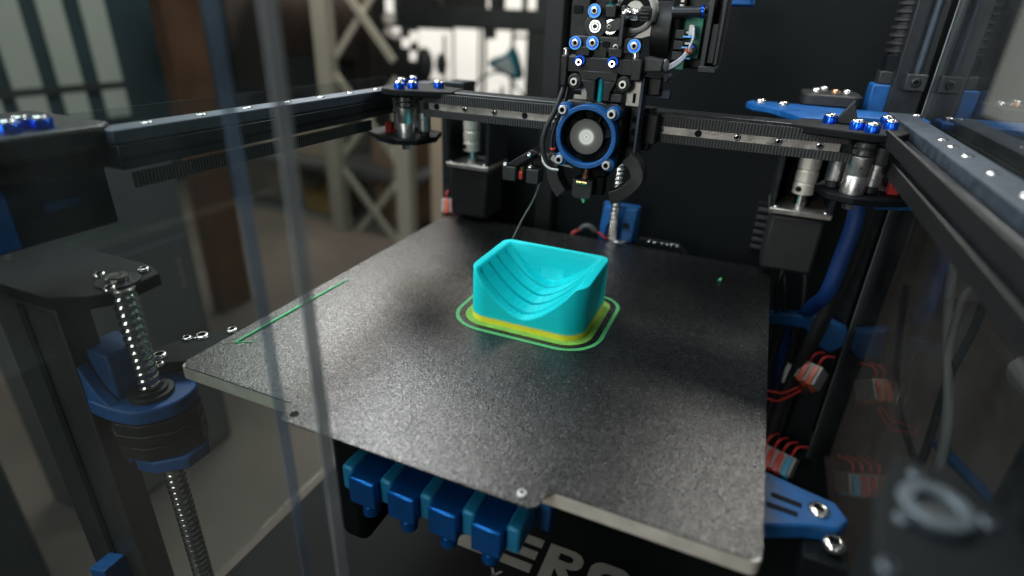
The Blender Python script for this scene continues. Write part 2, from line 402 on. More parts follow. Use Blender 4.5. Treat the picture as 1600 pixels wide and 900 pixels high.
def collar(parent, pos, axis, r=4.0, h=3.5, ri=2.2, m='blueanod', name='collar'):
    o = MB().lathe([(ri,0),(r,0),(r,h*.85),(r*.92,h),(ri,h),(ri,0)], pos, axis, 28, cap=False).build(name, m, parent)
    return o
def smooth_path(pts, n=8):
    P = [Vector(p) for p in pts]; out = []
    for i in range(len(P)-1):
        p0 = P[max(0,i-1)]; p1 = P[i]; p2 = P[i+1]; p3 = P[min(len(P)-1,i+2)]
        for k in range(n):
            t = k/n
            out.append(.5*((2*p1)+(-p0+p2)*t+(2*p0-5*p1+4*p2-p3)*t*t+(-p0+3*p1-3*p2+p3)*t**3))
    out.append(P[-1]); return out
def round_rect(x0, x1, y0, y1, r, n=6):
    if not isinstance(r, (list, tuple)): r = [r]*4      # bl br tr tl
    pts = []
    for (cx, cy, a0), rr in zip([(x0,y0,180),(x1,y0,270),(x1,y1,0),(x0,y1,90)], r):
        ox = cx+rr if cx == x0 else cx-rr; oy = cy+rr if cy == y0 else cy-rr
        for k in range(n+1):
            a = math.radians(a0+90*k/n); pts.append((ox+rr*math.cos(a), oy+rr*math.sin(a)))
    return pts
def thread_mb(x, y, z0, z1, r=6.6, depth=.9, pitch=5.0, seg=28, per=8):
    rows = int((z1-z0)/pitch*per); vs = []; fs = []
    for i in range(rows+1):
        z = z0+(z1-z0)*i/rows
        for k in range(seg):
            ph = (z/pitch-k/seg) % 1.0
            g = abs(ph-.5)*2                          # 1 at the crest
            rr = r-depth*max(0, 1-(g/.62)**2) if g < .62 else r
            t = 2*math.pi*k/seg; vs.append((x+rr*math.cos(t), y+rr*math.sin(t), z))
    for i in range(rows):
        for k in range(seg):
            j = (k+1) % seg; fs.append((i*seg+k, i*seg+j, (i+1)*seg+j, (i+1)*seg+k))
    b = MB().add(vs, fs); b.f.append(list(range(seg))[::-1]); b.f.append([rows*seg+k for k in range(seg)])
    return b

# =================================================================== THE ROOM
def struct(o): o['kind'] = 'structure'; return o
struct(MB().box(-7000,5000,-3000,6500,-960,-900).build('floor', 'floor'))
struct(MB().box(-4600,5000,4700,4800,-900,2600).build('rear_wall', 'wall'))
struct(MB().box(-3400,-3300,-3000,4700,-900,2600).build('side_wall', 'blueprint_far'))
struct(MB().box(1700,1800,-3000,4700,-900,2600).build('opposite_wall', 'cabinet'))
# bright rear windows
wn = thing('window', (-1900,4690,-700), 'bright window bay with white panes behind the tool head', 'window')
for (a, b, z0, z1) in [(-2330,-2040,-560,150),(-2010,-1775,-700,150),(-1745,-1400,-700,60),(-1745,-1400,80,150),(-2010,-1700,215,420),(-1640,-1400,240,430),
                       (-2700,-2360,-330,95),(-2560,-2380,-560,-360),(-3040,-2960,120,340),(-2990,-2900,10,95),(-2880,-2800,-70,10),(-2790,-2715,-20,70),(-2800,-2730,-180,-100)]:  # small panes at the end: added glow in place of bright reflecting caps
    MB().box(a,b,4668,4680,z0,z1).build('pane', 'pane', wn)
for (a, b) in [(-2040,-2010),(-1775,-1745)]: MB().box(a,b,4655,4682,-720,170).build('mullion', 'frame', wn)
MB().box(-1745,-1400,4655,4682,60,80).build('mullion', 'frame', wn)
MB().box(-2760,-1380,4655,4682,150,215).build('head_rail', 'equip', wn)
# dim windows at the far left
w2 = thing('window', (-3290,2000,-600), 'dim window strips with dark mullions at the far left', 'window')
k = 3290/2500
def yx(y, x): return -190+(y+190)*(x-292)/(-2500-292)      # carry a direction read at x=-2500 to another wall
for (a, b) in [(1090,1180),(1235,1345),(1412,1512),(1585,1692)]:
    for z0, z1 in [(-175,520),(-330,-205)]:
        MB().box(-3286,-3274,yx(a,-3290),yx(b,-3290),z0*1.28,z1*1.28).build('pane', 'panedim', w2)
MB().box(-3292,-3270,yx(980,-3290),yx(1700,-3290),-.0-262,-.0-226).build('cross_bar', 'equip', w2)
# timber post
tp = tag(MB().box(-1560,-1500,1205,1350,-900,1400).build('timber_post', 'wood', None, 6), 'brown timber post standing behind the left panel', 'post')
# brown boards on the wall
tag(MB().box(-3290,-2080,3080,3120,-330,900).build('wall_board', 'brownwall', None, 8), 'large brown board behind the cream storage rack', 'board')
# storage rack
rk = thing('storage_rack', (-1500,2250,-900), 'cream painted storage rack with crossed braces', 'rack')
for x in (-1735,-1300):
    MB().box(x-43,x+43,2200,2270,-900,1500 if x < -1500 else -150).build('upright', 'rack', rk, 4)
for z in (-1000,-520,-40):
    MB().bar((-1690,2235,z+440),(-1340,2235,z+40),34,14,(0,1,0)).build('brace', 'rack', rk)
    MB().bar((-1690,2252,z+40),(-1340,2252,z+440),34,14,(0,1,0)).build('brace', 'rack', rk)
for z in (-930,-610,330): MB().box(-3000,-1260,2300,3000,z,z+40).build('shelf', 'cabinet', rk, 3)
tag(MB().box(-1195,-1085,2300,2380,-900,-110).build('beige_post', 'beige', None, 4), 'beige steel post beside the cream storage rack', 'post')
def carton(x0,x1,y0,y1,z0,z1,m,label,name='cardboard_box',cat='box'):
    t = thing(name, ((x0+x1)/2,(y0+y1)/2,z0), label, cat)
    MB().box(x0,x1,y0,y1,z0,z1-14).build('body', m, t, 6)
    MB().box(x0-6,x1+6,y0-6,y1+6,z1-14,z1).build('lid', m, t, 4)
    return t
t = carton(-1640,-1390,2420,2800,-570,-380,'card','brown cardboard box with blue lid on the rack shelf')
t.children[1].data.materials[0] = M['roomblue']
carton(-2330,-1930,2420,2800,-570,-330,'cardpale','pale box on rack shelf left of the cream upright')
carton(-2130,-1880,2380,2700,-890,-760,'yellow','yellow crate on the floor under the rack','plastic_crate','crate')
carton(-2680,-2260,2420,2800,-890,-520,'cardpale','large pale carton standing left of the yellow crate')
carton(-1640,-1350,2420,2800,-890,-620,'card','brown carton on the lowest level behind the braces')
carton(-2150,-2000,2420,2800,-325,-290,'cardpale','flat pale tray lying on the pale box','tray','tray')
carton(-2250,-1850,2440,2780,372,560,'equip','dark box high on the rack behind the left upright','storage_box','box')
tag(MB().prism(round_rect(-2420,-1900,-230,-40,60),2500,2700,'y').build('equipment_case','equip',None,6),'dark green equipment case on the rack behind the acrylic edge','case')
# dark machine and lamp silhouettes in front of the windows
mc = thing('overhead_machine', (-1900,4000,150), 'dark overhead machine crossing the bright windows', 'machine')
MB().box(-2480,-1180,4000,4120,125,268).build('beam','equip',mc,10)
for x, z0, z1, ww in [(-2150,268,420,60),(-1640,268,430,90),(-1300,-500,125,160),(-1700,60,125,70),(-1260,268,430,120)]:
    MB().box(x-ww/2,x+ww/2,4010,4110,z0,z1).build('bracket','equip',mc,8)
for (x, z, rx, rz, lab) in [(-2240,-150,75,130,'dark hanging bag left of the bright windows'),(-2085,-140,42,85,'small dark oval bag hanging beside a larger bag')]:
    o = MB().lathe([(0,-1),(.5,-.87),(.87,-.5),(1,0),(.87,.5),(.5,.87),(0,1)],(0,0,0),(0,0,1),20).build('hanging_bag','equip')
    o.scale = (rx, 60, rz); o.location = Vector((x,4000,z))*S; tag(o, lab, 'bag')
pr = thing('pot_rack',(-1500,4300,-420),'dark jars and rods on a shelf before the bright windows','shelf')
MB().box(-1800,-1360,4260,4340,-470,-440).build('shelf','equip',pr,4)
for x,h,r_ in [(-1760,90,26),(-1690,150,18),(-1600,70,34),(-1480,120,24),(-1400,180,16)]:
    MB().lathe([(r_,0),(r_,h*.7),(r_*.5,h*.85),(r_*.5,h)],(x,4300,-440),(0,0,1),16).build('jar','equip',pr)
for x,z0,z1 in [(-2230,-560,60),(-1905,-640,140)]: MB().box(x-9,x+9,4300,4318,z0,z1).build('rod','frame',pr,2)
lp = thing('work_lamp', (-1080,3000,-300), 'teal triangular work lamp in front of the bright window', 'lamp')
MB().prism(smooth_path([(-1058,62,0),(-1030,20,0),(-996,-80,0),(-1015,-112,0),(-1060,-92,0),(-1150,-64,0),(-1190,-38,0),(-1170,-8,0),(-1090,20,0),(-1058,62,0)],4)[:-1] and
           [(p.x,p.y) for p in smooth_path([(-1058,62,0),(-1030,20,0),(-996,-80,0),(-1015,-112,0),(-1060,-92,0),(-1150,-64,0),(-1190,-38,0),(-1170,-8,0),(-1090,20,0),(-1058,62,0)],4)[:-1]],2960,3030,'y').build('head','lamp',lp,14)
MB().prism([(p.x,p.y) for p in smooth_path([(-1062,12,0),(-1022,-72,0),(-1044,-84,0),(-1130,-52,0),(-1150,-34,0),(-1062,12,0)],4)[:-1]],2950,2958,'y').build('lens','lampglass',lp,3)
MB().tube(smooth_path([(-1080,3000,-90),(-1160,3000,-80),(-1280,3000,-140),(-1330,3000,-230)]),7).build('arm','frame',lp)
MB().tube(smooth_path([(-1080,3000,-90),(-1010,3000,-170),(-930,3000,-260),(-900,3000,-420)]),7).build('arm','frame',lp)
# shiny clamps left of the windows
for i,(x,z,rr,lab) in enumerate([(-2215,170,46,'largest pale round cap left of the windows'),(-2225,85,34,'middle pale round cap left of the windows'),(-2150,62,28,'smallest pale round cap nearest the windows')]):
    tag(MB().lathe([(rr*.4,-40),(rr,-10),(rr,10),(rr*.8,24),(0,28)],(x,3500,z),(.6,-1,.2),18).build('round_cap','white'),lab,'cap','pale round caps left of the windows')
# cabinet behind left side
cb = thing('floor_cabinet',(-960,520,-900),'grey floor cabinet seen through the left panel','cabinet')
MB().box(-1100,-905,330,690,-900,-70).build('body','cabinet',cb,6)
MB().box(-904,-898,345,675,-880,-290).build('door','cabinet',cb,2)
MB().box(-897,-893,640,648,-420,-340).build('handle','brushed',cb,1)
tag(MB().box(-760,-640,-350,120,-900,-300).build('tool_chest','equip',None,8),'dark low chest on the floor beyond the left frame post','chest')
# pale wall section on the far right
rw = thing('window',(1690,3500,-300),'pale window at the far right edge behind the corrugated hose','window')
MB().box(1676,1690,3750,5000,-260,700).build('pane','panemid',rw)
MB().box(1670,1692,3690,3750,-290,730).build('jamb','frame',rw)

# =================================================================== PRINTER FRAME
bp = thing('base_panel', (200,150,-204), 'black base panel with large grey lettering under the bed', 'panel')
MB().box(-16,425,-60,400,-206,-200).build('sheet','matte',bp,.5)
def letter(poly_list, name):
    b = MB()
    for p in poly_list: b.prism(p, -200.2, -199.5, 'z')
    return b
lz = [[(131,131),(163,131),(163,139),(131,139)],[(150,131),(163,131),(143,113),(130,113)],[(130,105),(163,105),(163,113),(130,113)]]
letter(lz,'Z').build('letter','lettering',bp)
letter([[(166,131),(198,131),(198,139),(166,139)],[(166,118),(197,118),(197,126),(166,126)],[(166,105),(197,105),(197,113),(166,113)]],'E').build('letter','lettering',bp)
bow = [(214,139),(226,139),(231,137),(234,133),(234,127),(231,123),(226,121),(214,121),(214,126.5),(223,126.5),(226,128),(226,132),(223,133.5),(214,133.5)]
letter([[(204,105),(214,105),(214,139),(204,139)],bow,[(214,121),(222,121),(235,105),(225,105),(214,118)]],'R').build('letter','lettering',bp)
ot = round_rect(240,274,105,139,11); oi = round_rect(250,264,114,130,5)
b = MB(); n = len(ot)
b.add([(x,y,-199.5) for x,y in ot]+[(x,y,-199.5) for x,y in oi],[(i,(i+1)%n,n+(i+1)%n,n+i) for i in range(n)]); b.build('letter','lettering',bp)
letter([[(167.5,97),(170,97),(178,85),(175.5,85)],[(175.5,97),(178,97),(170,85),(167.5,85)]],'X').build('letter','lettering',bp)
# posts
def post(x0,x1,y0,y1,z0,z1,label,m='anod'):
    t = thing('frame_post',((x0+x1)/2,(y0+y1)/2,z0),label,'post')
    w_ = x1-x0; cx = (x0+x1)/2
    MB().box(x0,x1,y0,y1,z0,z1).build('extrusion',m,t,1.2)
    return t
t = post(-112,-48,-30,-12,-900,39,'wide black front frame post at the left behind the acrylic doors','dark')
MB().box(-83,-77,-31.2,-30,-900,36).build('slot_cover','matte',t)
post(-16,8,356,384,-230,136,'black rear frame post in the left corner behind the bed')
post(384,406,358,386,-230,500,'black rear frame post in the right corner')
tag(MB().box(412,432,20,50,-230,560).build('frame_post','matte',None,1),'slim black frame post outside the right smoky panel','post')
# left front foot clip
fc = thing('corner_clip',(-80,-38,-190),'blue corner clip low on the left front post','clip')
MB().prism([(-84,-170),(-66,-164),(-66,-200),(-72,-200),(-74,-180),(-84,-180)],-46,-30,'y').build('body','blue',fc,1)
# rear panels
tag(MB().box(81,440,404,408,-230,560).build('rear_panel','matte',None,.5),'tall black rear panel behind the tool head','panel')
tag(MB().box(-46,81,404,408,-230,100).build('rear_panel','matte',None,.5),'low black rear panel in the left rear corner','panel')
tag(MB().box(81,100,388,403,-200,560).build('cable_channel','plastic',None,1),'black vertical channel at the left edge of the tall rear panel','channel')
# vent strip on the rear panel right
vs = thing('vent_strip',(318,398,0),'small ribbed grey vent strip on the rear panel','vent')
MB().box(309,327,400,404,-6,44).build('backing','matte',vs,.5)
for k in range(6): MB().box(310.5,325.5,397.5,400.5,-3+k*7.6,.8+k*7.6).build('rib','dark',vs,.5)
# acrylic panels
def pane(name, label, m, x0,x1,y0,y1,z0,z1, edge=None, em='edge'):
    t = thing(name,((x0+x1)/2,(y0+y1)/2,z0),label,'panel')
    MB().box(x0,x1,y0,y1,z0,z1).build('sheet',m,t)
    if edge: MB().box(*edge).build('polished_edge',em,t,.5)
    return t
pane('acrylic_door','clear acrylic door panel in front with its pale edge crossing the bed','door',-320,165.4,-63,-57,-330,520,(165.5,166.2,-63.2,-56.8,-330,520))
pane('acrylic_door','second clear acrylic door panel further left behind the first','door',-320,131.4,-51,-45.5,-330,520,(131.5,132.2,-51.2,-45.3,-330,520),'edgeblue')
pane('acrylic_panel','smoky reflective acrylic side panel at the right','side',408,411,-120,350,-320,560,(407.6,411.4,350.1,351,-320,560))
pane('acrylic_panel','clear acrylic side panel at the left behind the lead screw','sideclear',-122,-119,-20,404,-320,130)

# upper left front corner: idler block with blue collars
ul = thing('corner_idler_block',(-15,-30,118),'black idler block with blue collars at the upper left corner','block')
MB().prism([(-75,-70),(-6,-70),(-2,-6),(-12,4),(-75,4)],130,141.5,'z').build('body','plastic',ul,2)
MB().box(-70,-14,-66,-2,118.2,129.5).build('lower_body','matte',ul,1)
for x,y in [(-15,-39),(-16,-25),(-22,-30)]:
    c = collar(ul,(x,y,141.5),(0,0,1),4.8,4.6); screw(c,(x,y,145),(0,0,1),3.2,2.4)
MB().box(-28,-24.5,-31,-14,114.5,122).build('clip','bluedk',ul,.8)
MB().box(-28,-24,-31,-13,100,105).build('clip','bluedk',ul,.8)
MB().box(-30,-24.5,-62,-45,86,115).build('clip','blue',ul,.8)
MB().box(-74,-26,-76,4,85,118).build('motor_cover','plastic',ul,1)

# =================================================================== SIDE RAILS AND GANTRY
def side_rail(label, bx0,bx1, rx0,rx1, zt, y0,y1, scr, beltx, zb):
    t = thing('guide_rail',((bx0+bx1)/2,y1,zb),label,'rail')
    MB().box(bx0,bx1,y0,y1,zb,zt-7).build('beam','anod',t,.8)
    for zz in (zb+4.5,):
        MB().box(bx0-.6,bx1+.6,y0+1,y1-1,zz,zz+2.2).build('groove_strip','matte',t,.2)
    MB().box(rx0,rx1,y0,y1-6,zt-6.9,zt).build('rail','railtop',t,.7)
    for y in scr: screw(t,((rx0+rx1)/2,y,zt-.6),(0,0,1),2.9,1.5)
    return t
side_rail('black left side rail with steel strip on top',-13,5,-12,4,139.5,-6,318,[18,52,86,120,154,188,222],2,120)
side_rail('black right side rail with pale screws along its top',378,401,381,398,144,-90,330,[-49,-9,31,71,111,151,178,200],364,122)
def belt(x0,x1,y0,y1,z0,z1,axis,label,tooth_face):
    t = tag(MB().box(x0,x1,y0,y1,z0,z1).build('drive_belt','rubber',None,.2),label,'belt')
    BASE[t.name] = (0,0,0)
    b = MB()
    if axis == 'x':
        for i in range(int((x1-x0)/2)):
            x = x0+1+i*2; b.box(x-.5,x+.5,tooth_face-.75,tooth_face,z0+.2,z1-.2)
    else:
        for i in range(int((y1-y0)/2)):
            y = y0+1+i*2; b.box(tooth_face-.1,tooth_face+.75,y-.5,y+.5,z0+.2,z1-.2)
    o = b.build('tooth','greyrub',t,0,False); o['kind'] = 'stuff'
    return t
belt(46,347,213.6,214.8,134.3,141.6,'x','upper ribbed black belt on the front of the cross rail',213.6)
belt(46,350,213.6,214.8,123.6,129.3,'x','lower ribbed black belt on the front of the cross rail',213.6)
belt(.8,2.2,0,205,109.5,117.5,'y','ribbed black belt under the left side rail',2.2)
belt(363.4,364.8,-60,212,137.2,145.6,'y','flat black belt running inside the right side rail',363.5)
belt(372,373.4,-80,226,117,126,'y','lower black belt below the right side rail',372.1)

gx = thing('cross_rail',(192,225,122),'black cross beam with worn steel linear rail','rail')
MB().box(42,350,221,241,122.5,142.8).build('beam','anod',gx,.8)
rl = MB().box(50,343,215.2,220.9,126,137.5).build('rail','railsteel',gx,.5)
for x in (57.5,82.5,107.5,132.5,157.5,182.5,207.5,232.6,257.7,282.6,307.5,331.5):
    if x in (257.7,132.5,57.5): MB().lathe([(2.3,-.05),(2.3,.3),(0,.32)],(x,215.0,131.7),(0,-1,0),18).build('hole','matte',gx)
    else: screw(gx,(x,215.1,131.8),(0,-1,0),2.3,.9,'steel','bolt')
MB().box(178,228,205,220,118,146).build('carriage','plastic',gx,1)
MB().box(214,232,203,213,123,143).build('carriage_clamp','plastic',gx,1)

# pulley carriages at both ends of the cross rail
def carriage(label, side):
    if side > 0:
        X = lambda x: x
    else:
        X = lambda x: 383-x
    t = thing('pulley_carriage',(X(356),217,100),label,'carriage')
    tp = [(312,216),(322,212),(340,206),(356,201),(370,205),(378,222),(378,252),(362,262),(340,250),(318,246)]
    MB().prism([(X(a),b) for a,b in tp],138.6,143.4,'z').build('top_plate','matte',t,.8)
    for (x,y) in [(335.1,235.6),(349,218.6),(355.9,209.6),(369.1,233.3),(369.4,252)]:
        c = collar(t,(X(x),y,143.4),(0,0,1),4.2,4.4)
        screw(c,(X(x),y,147.2),(0,0,1),3.9,2.2)
    # main pulley stack
    MB().lathe([(6.9,0),(6.9,11.6),(6.75,11.8),(6.9,12),(6.9,23.6)],(X(356),217,104.6),(0,0,1),32).build('spacer','brushed',t,.3)
    for z in (129.2,133.6): MB().lathe([(6.9,0),(7.3,.3),(7.3,3.0),(6.9,3.4)],(X(356),217,z),(0,0,1),32).build('bearing','steel',t)
    MB().lathe([(5.2,0),(5.2,10)],(X(356),217,128.4),(0,0,1),24).build('core','dark',t)
    for (x,y,z0,z1,r) in [(345.5,229,109,124,5.2),(367,225,109,123,5.0)]:
        MB().lathe([(r,0),(r,z1-z0)],(X(x),y,z0),(0,0,1),28).build('spacer','brushed',t,.4)
        MB().lathe([(r*.8,0),(r*.8,4)],(X(x),y,z0-4),(0,0,1),24).build('washer','dark',t)
        MB().lathe([(r+.7,0),(r+.7,.8),(r,.9),(r,9),(r+.7,9.1),(r+.7,10)],(X(x),y,z1+.3),(0,0,1),28).build('pulley','greyrub',t)
    lp = [(336,232),(342,212),(356,204),(372,208),(402,226),(402,258),(372,262),(346,258)]
    MB().prism([(X(a),b) for a,b in lp],100,104.5,'z').build('lower_plate','matte',t,.8)
    MB().lathe([(3.6,0),(3.6,4.6)],(X(356),216,95),(0,0,1),6).build('nut','steel',t)
    MB().lathe([(3.2,0),(3.2,3)],(X(368),223,97),(0,0,1),6).build('nut','dark',t)
    MB().prism([(X(a),b) for a,b in [(372,222),(398,232),(396,246),(374,240)]],95,99.8,'z').build('clip','bluedk',t,.6)
    MB().prism([(X(a),b) for a,b in [(377,226),(383,226),(384,234),(377,233)]],104.6,113,'z').build('tab','red',t,.5)
    if side > 0:
        MB().prism([(338,143.5),(352,143.5),(346.5,158)],238,243,'y').build('gusset','dark',t,.5)
    return t
carriage('pulley carriage with bright blue collars at the right end of the cross rail',1)
carriage('blurred pulley carriage with blue collars at the left end of the cross rail',-1)

# rear blue motor bracket with drive housing
rb = thing('motor_bracket',(340,320,137),'bright blue motor bracket behind the right pulley carriage','bracket')
MB().prism([(281,338),(286,322),(300,312),(312,288),(320,268),(336,268),(342,296),(380,300),(405,302),(405,326),(392,340),(300,352),(284,352)],136.8,142,'z').build('plate','blue',rb,1)
MB().prism(round_rect(322,366,344,392,8),142.2,151,'z').build('housing','dark',rb,1.2)
for (x,y,z,m) in [(292,339,142,'steel'),(309,333,142,'steel'),(398,318,142,'steel'),(333,372,151,'steel'),(347,368,151,'copper'),(356,372,151,'steel'),(340,392,151,'steel')]:
    screw(rb,(x,y,z),(0,0,1),4.2 if m != 'copper' else 3.2,3,m)
tag(MB().prism(round_rect(246,272,316,345,3),212,222,'z').build('cable_clip','blue',None,1),'bright blue clip at the top edge above the toolboard','clip')
# blue hose socket, hose and rod
hs = thing('hose_socket',(384,368,138),'bright blue square socket holding the corrugated hose','socket')
MB().box(372,396,366,390,138,160).build('body','blue',hs,1.2)
MB().box(375,393,369,387,160,170).build('adapter','dark',hs,1)
MB().lathe([(9,0),(9,12)],(384,378,170),(0,0,1),8).build('adapter','matte',hs,.6)
hz = MB(); prof = []
for k in range(26):
    z = 181+k*5.6; prof += [(6.6,z),(6.6,z+2.2),(9.2,z+2.9),(9.2,z+5.0)]
hz.lathe(prof,(384,378,0),(0,0,1),28)
ho = tag(hz.build('corrugated_hose','dark'),'black corrugated hose rising from the blue socket','hose')
hb = MB().lathe([(6.9,184),(6.9,330)],(384,378,0),(0,0,1),28)
rd = thing('guide_rod',(397,352,160),'thin dark steel rod with clamp beside the corrugated hose','rod')
MB().lathe([(2.6,0),(2.6,240)],(397,352,168),(0,0,1),20).build('shaft','railtop',rd)
MB().box(390,404,347,358,158,170).build('clamp','dark',rd,.8)
screw(rd,(397,347,164),(0,-1,0),3.4,1.2,'anod')
# stepper motors
def motor(dx, label, mb='dark'):
    t = thing('stepper_motor',(345+dx,340,10),label,'motor')
    MB().box(326+dx,368+dx,322,364,6,56).build('body',mb,t,3)
    MB().box(323+dx,371+dx,318,366,57,62).build('bracket_plate','railsteel',t,1)
    for x0,x1 in ((323,327),(367,371)): MB().box(x0+dx,x1+dx,320,366,62,120).build('bracket_side','anod',t,.8)
    MB().box(327+dx,367+dx,362,366,62,120).build('bracket_back','matte',t,.5)
    b = MB().lathe([(8.4,0),(8.4,8.5),(7.6,8.7),(7.6,10),(8.4,10.2),(8.4,19),(7.6,19.2),(7.6,20.6),(8.4,20.8),(8.4,34)],(346+dx,332,74),(0,0,1),32)
    cp = b.build('coupling','couple',t,.3)
    MB().lathe([(2.3,0),(2.3,1.2),(0,1.3)],(342+dx,325.0,78.5),(-.45,-.9,0),16).build('set_screw','matte',cp)
    MB().lathe([(5,0),(5,13)],(346+dx,332,62),(0,0,1),24).build('shaft','steel',t)
    for x in (328,366): screw(t,(x+dx,321,62),(0,0,1),2.4,1.6)
    return t
motor(-7,'dark stepper motor with silver coupling in the right rear corner')
motor(-316,'dark stepper motor in the left rear corner behind the bed','plastic')
# cables on the right
tag(MB().tube(smooth_path([(372,300,112),(373,300,92),(377,300,66),(376,300,36),(374,304,0),(371,330,-24),(366,362,-62),(362,368,-150)]),[6.2]*57 ,18).build('sleeved_cable','sleeve'),'thick blue braided cable hanging below the right carriage','cable')
for i,(x,y,lab) in enumerate([(386,310,'black cable hanging next to the blue braided cable'),(393,322,'black cable nearest the right smoky panel')]):
    tag(MB().tube(smooth_path([(x,y,100),(x-2,y+2,60),(x-5,y+2,10),(x-12,y+4,-50),(x-20,y+6,-120),(x-22,y+4,-200)]),4.6 if i==0 else 3.6,14).build('hanging_cable','cable_black'),lab,'cable')
for i,(p,lab) in enumerate([([(336,350,8),(344,348,-10),(352,344,-50),(350,340,-110),(346,338,-190)],'motor lead curving down left of the blue cable'),([(356,350,8),(362,346,-14),(366,342,-60),(362,338,-130),(360,336,-195)],'motor lead hanging straight under the right motor'),([(342,346,8),(340,344,-20),(350,344,-70),(356,342,-150),(352,338,-195)],'motor lead crossing behind the others under the right motor')]):
    tag(MB().tube(smooth_path(p),2.6,12).build('motor_lead','cable_black'),lab,'cable','leads under the right motor')
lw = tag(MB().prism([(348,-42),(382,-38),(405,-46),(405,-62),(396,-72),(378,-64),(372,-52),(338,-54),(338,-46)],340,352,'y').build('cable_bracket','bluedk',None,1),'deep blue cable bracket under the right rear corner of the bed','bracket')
# lever connectors
def connector(p, n, label, rotz=0.0, cols=None, tilt=0.0, lever='orange'):
    t = thing('lever_connector',(0,0,0),label,'connector')
    wd = n*6.0
    MB().box(-wd/2-1,wd/2+1,-7,7,-4,5).build('housing','clear',t,.6)
    MB().box(-wd/2-1,wd/2+1,-7,7,-14,-4).build('housing','clear',t,.6)
    for k in range(n):
        x = -wd/2+3+k*6
        m = (cols[k] if cols else lever)
        MB().prism([(-8.5,3),(-8.0,5.6),(-1,6.6),(6,5.4),(6,3)],x-2,x+2,'x').build('lever',m,t,.5)
        MB().prism([(-8.5,-8),(-9.4,-13),(-8,-15),(-6,-15),(-6,-6)],x-2,x+2,'x').build('lever',m,t,.5)
        MB().tube(smooth_path([(x,7,2),(x+.5,11,5),(x+2,15,4),(x+3+k,18,-4)]),.9,8).build('wire','red',t)
    t.scale = (1.3,1.3,1.3); t.location = Vector(p)*S; t.rotation_euler = (math.radians(tilt),0,math.radians(rotz))
    return t
connector((381,312,-82),2,'orange lever connector beside a white plug under the right rear',-28,None,52)
connector((371,291,-168),4,'lever connector with red and blue levers low beside the bed edge',-20,['red','red','red','roomblue'],52)
connector((-3,344,4),2,'blurred orange lever connector at the left rear corner of the bed',30,None,40)
wp = thing('wire_plug',(366,322,-92),'small white wire plug hanging beside the orange lever connector','plug')
MB().box(362,369,319,325,-102,-86).build('body','white',wp,.6); MB().box(363,368,320,324,-86,-82).build('latch','white',wp,.4)
MB().tube(smooth_path([(365,322,-82),(364,324,-66),(360,330,-50)]),1,8).build('wire','cable_black',wp)
for p,lab in [([(340,320,-118),(352,316,-112),(364,312,-108),(376,310,-96)],'thin orange wire running from the bed to the lever connector'),([(338,322,-122),(350,316,-119),(362,311,-117),(378,308,-98)],'lower thin orange wire below its twin')]:
    tag(MB().tube(smooth_path(p),1.1,8).build('loose_wire','red'),lab,'wire')
# cables beyond the right panel
for p,r,m,lab in [([(470,420,80),(474,390,30),(480,364,-27),(482,310,-69),(482,276,-102),(480,250,-170),(476,240,-300)],4,'cable_grey','grey cable looping behind the right panel'),
                  ([(500,330,60),(492,340,20),(480,347,4),(478,330,-40),(482,300,-80),(486,270,-150),(486,250,-300)],3.4,'cable_grey','second grey cable crossing the first behind the right panel'),
                  ([(470,470,-40),(480,423,-132),(484,317,-150),(500,240,-160),(540,150,-170)],3,'cable_black','black cable sloping down behind the right panel'),
                  ([(478,360,90),(482,330,50),(486,325,-10),(482,320,-60),(480,300,-120),(480,280,-260)],3.4,'cable_black','black cable hanging straight behind the right panel'),
                  ([(500,260,-10),(506,232,-20),(510,205,-34),(512,180,-70),(508,160,-140),(500,140,-260)],4,'cable_grey','grey cable nearest the front behind the right panel')]:
    tag(MB().tube(smooth_path(p),r,12).build('loose_cable',m),lab,'cable')
tag(MB().lathe([(0,0),(9,2),(15,14),(17,34),(14,60),(6,70),(0,71)],(497,262,-14),(.1,-.8,.25),18).build('grey_pouch','cable_grey'),'soft grey pouch hanging behind the right panel','pouch')
tag(MB().bar((484,300,-112),(500,190,-92),9,5).build('cable_tie','bluedk',None,.6),'blue tie wrapped across the grey cables','tie')

# =================================================================== HEATED BED
bed = thing('heated_bed',(165,169,-9),'square textured black print bed on an aluminium plate','print bed')
MB().prism(round_rect(0,330,0,338,4),-9.2,-.9,'z').build('aluminium_plate','alu',bed,.4)
sh = round_rect(0,330,0,338,[5,5,5,5],5)
# front edge with tab: rebuild the outline
out = [(5,0),(86,0),(89,-3),(90,-11.5),(92,-13.5),(233,-13.5),(236,-11.5),(238,-3),(241,0),(325,0)]
arc = [p for p in sh if p[1] > 6]
right = [(330,5)]+[p for p in arc if p[0] > 165]; left = [p for p in arc if p[0] < 165]+[(0,5)]
poly = out+right+left
# the textured sheet
bs = MB().prism(poly,-.85,0,'z').build('build_sheet','pei',bed,0,True,20)
MB().lathe([(2.6,-.4),(2.6,.06),(0,.08)],(94.9,-7,0),(0,0,1),18).build('hole','matte',bed)
screw(bed,(227.2,-7.5,0),(0,0,1),2.3,1.4,'white','pin')
# left arm under the bed with screws
am = MB().prism([(-50,8),(-36,2),(-20,14),(4,30),(30,60),(24,84),(0,76),(-28,62),(-46,30)],-20,-12,'z').build('arm','matte',bed,1)
for x,y,r in [(-37,13,5.0),(-28,6,3.2),(-40,36,3.6),(-34,43,5.2),(-22,58,4.2)]: screw(am,(x,y,-12),(0,0,1),r,2.2)
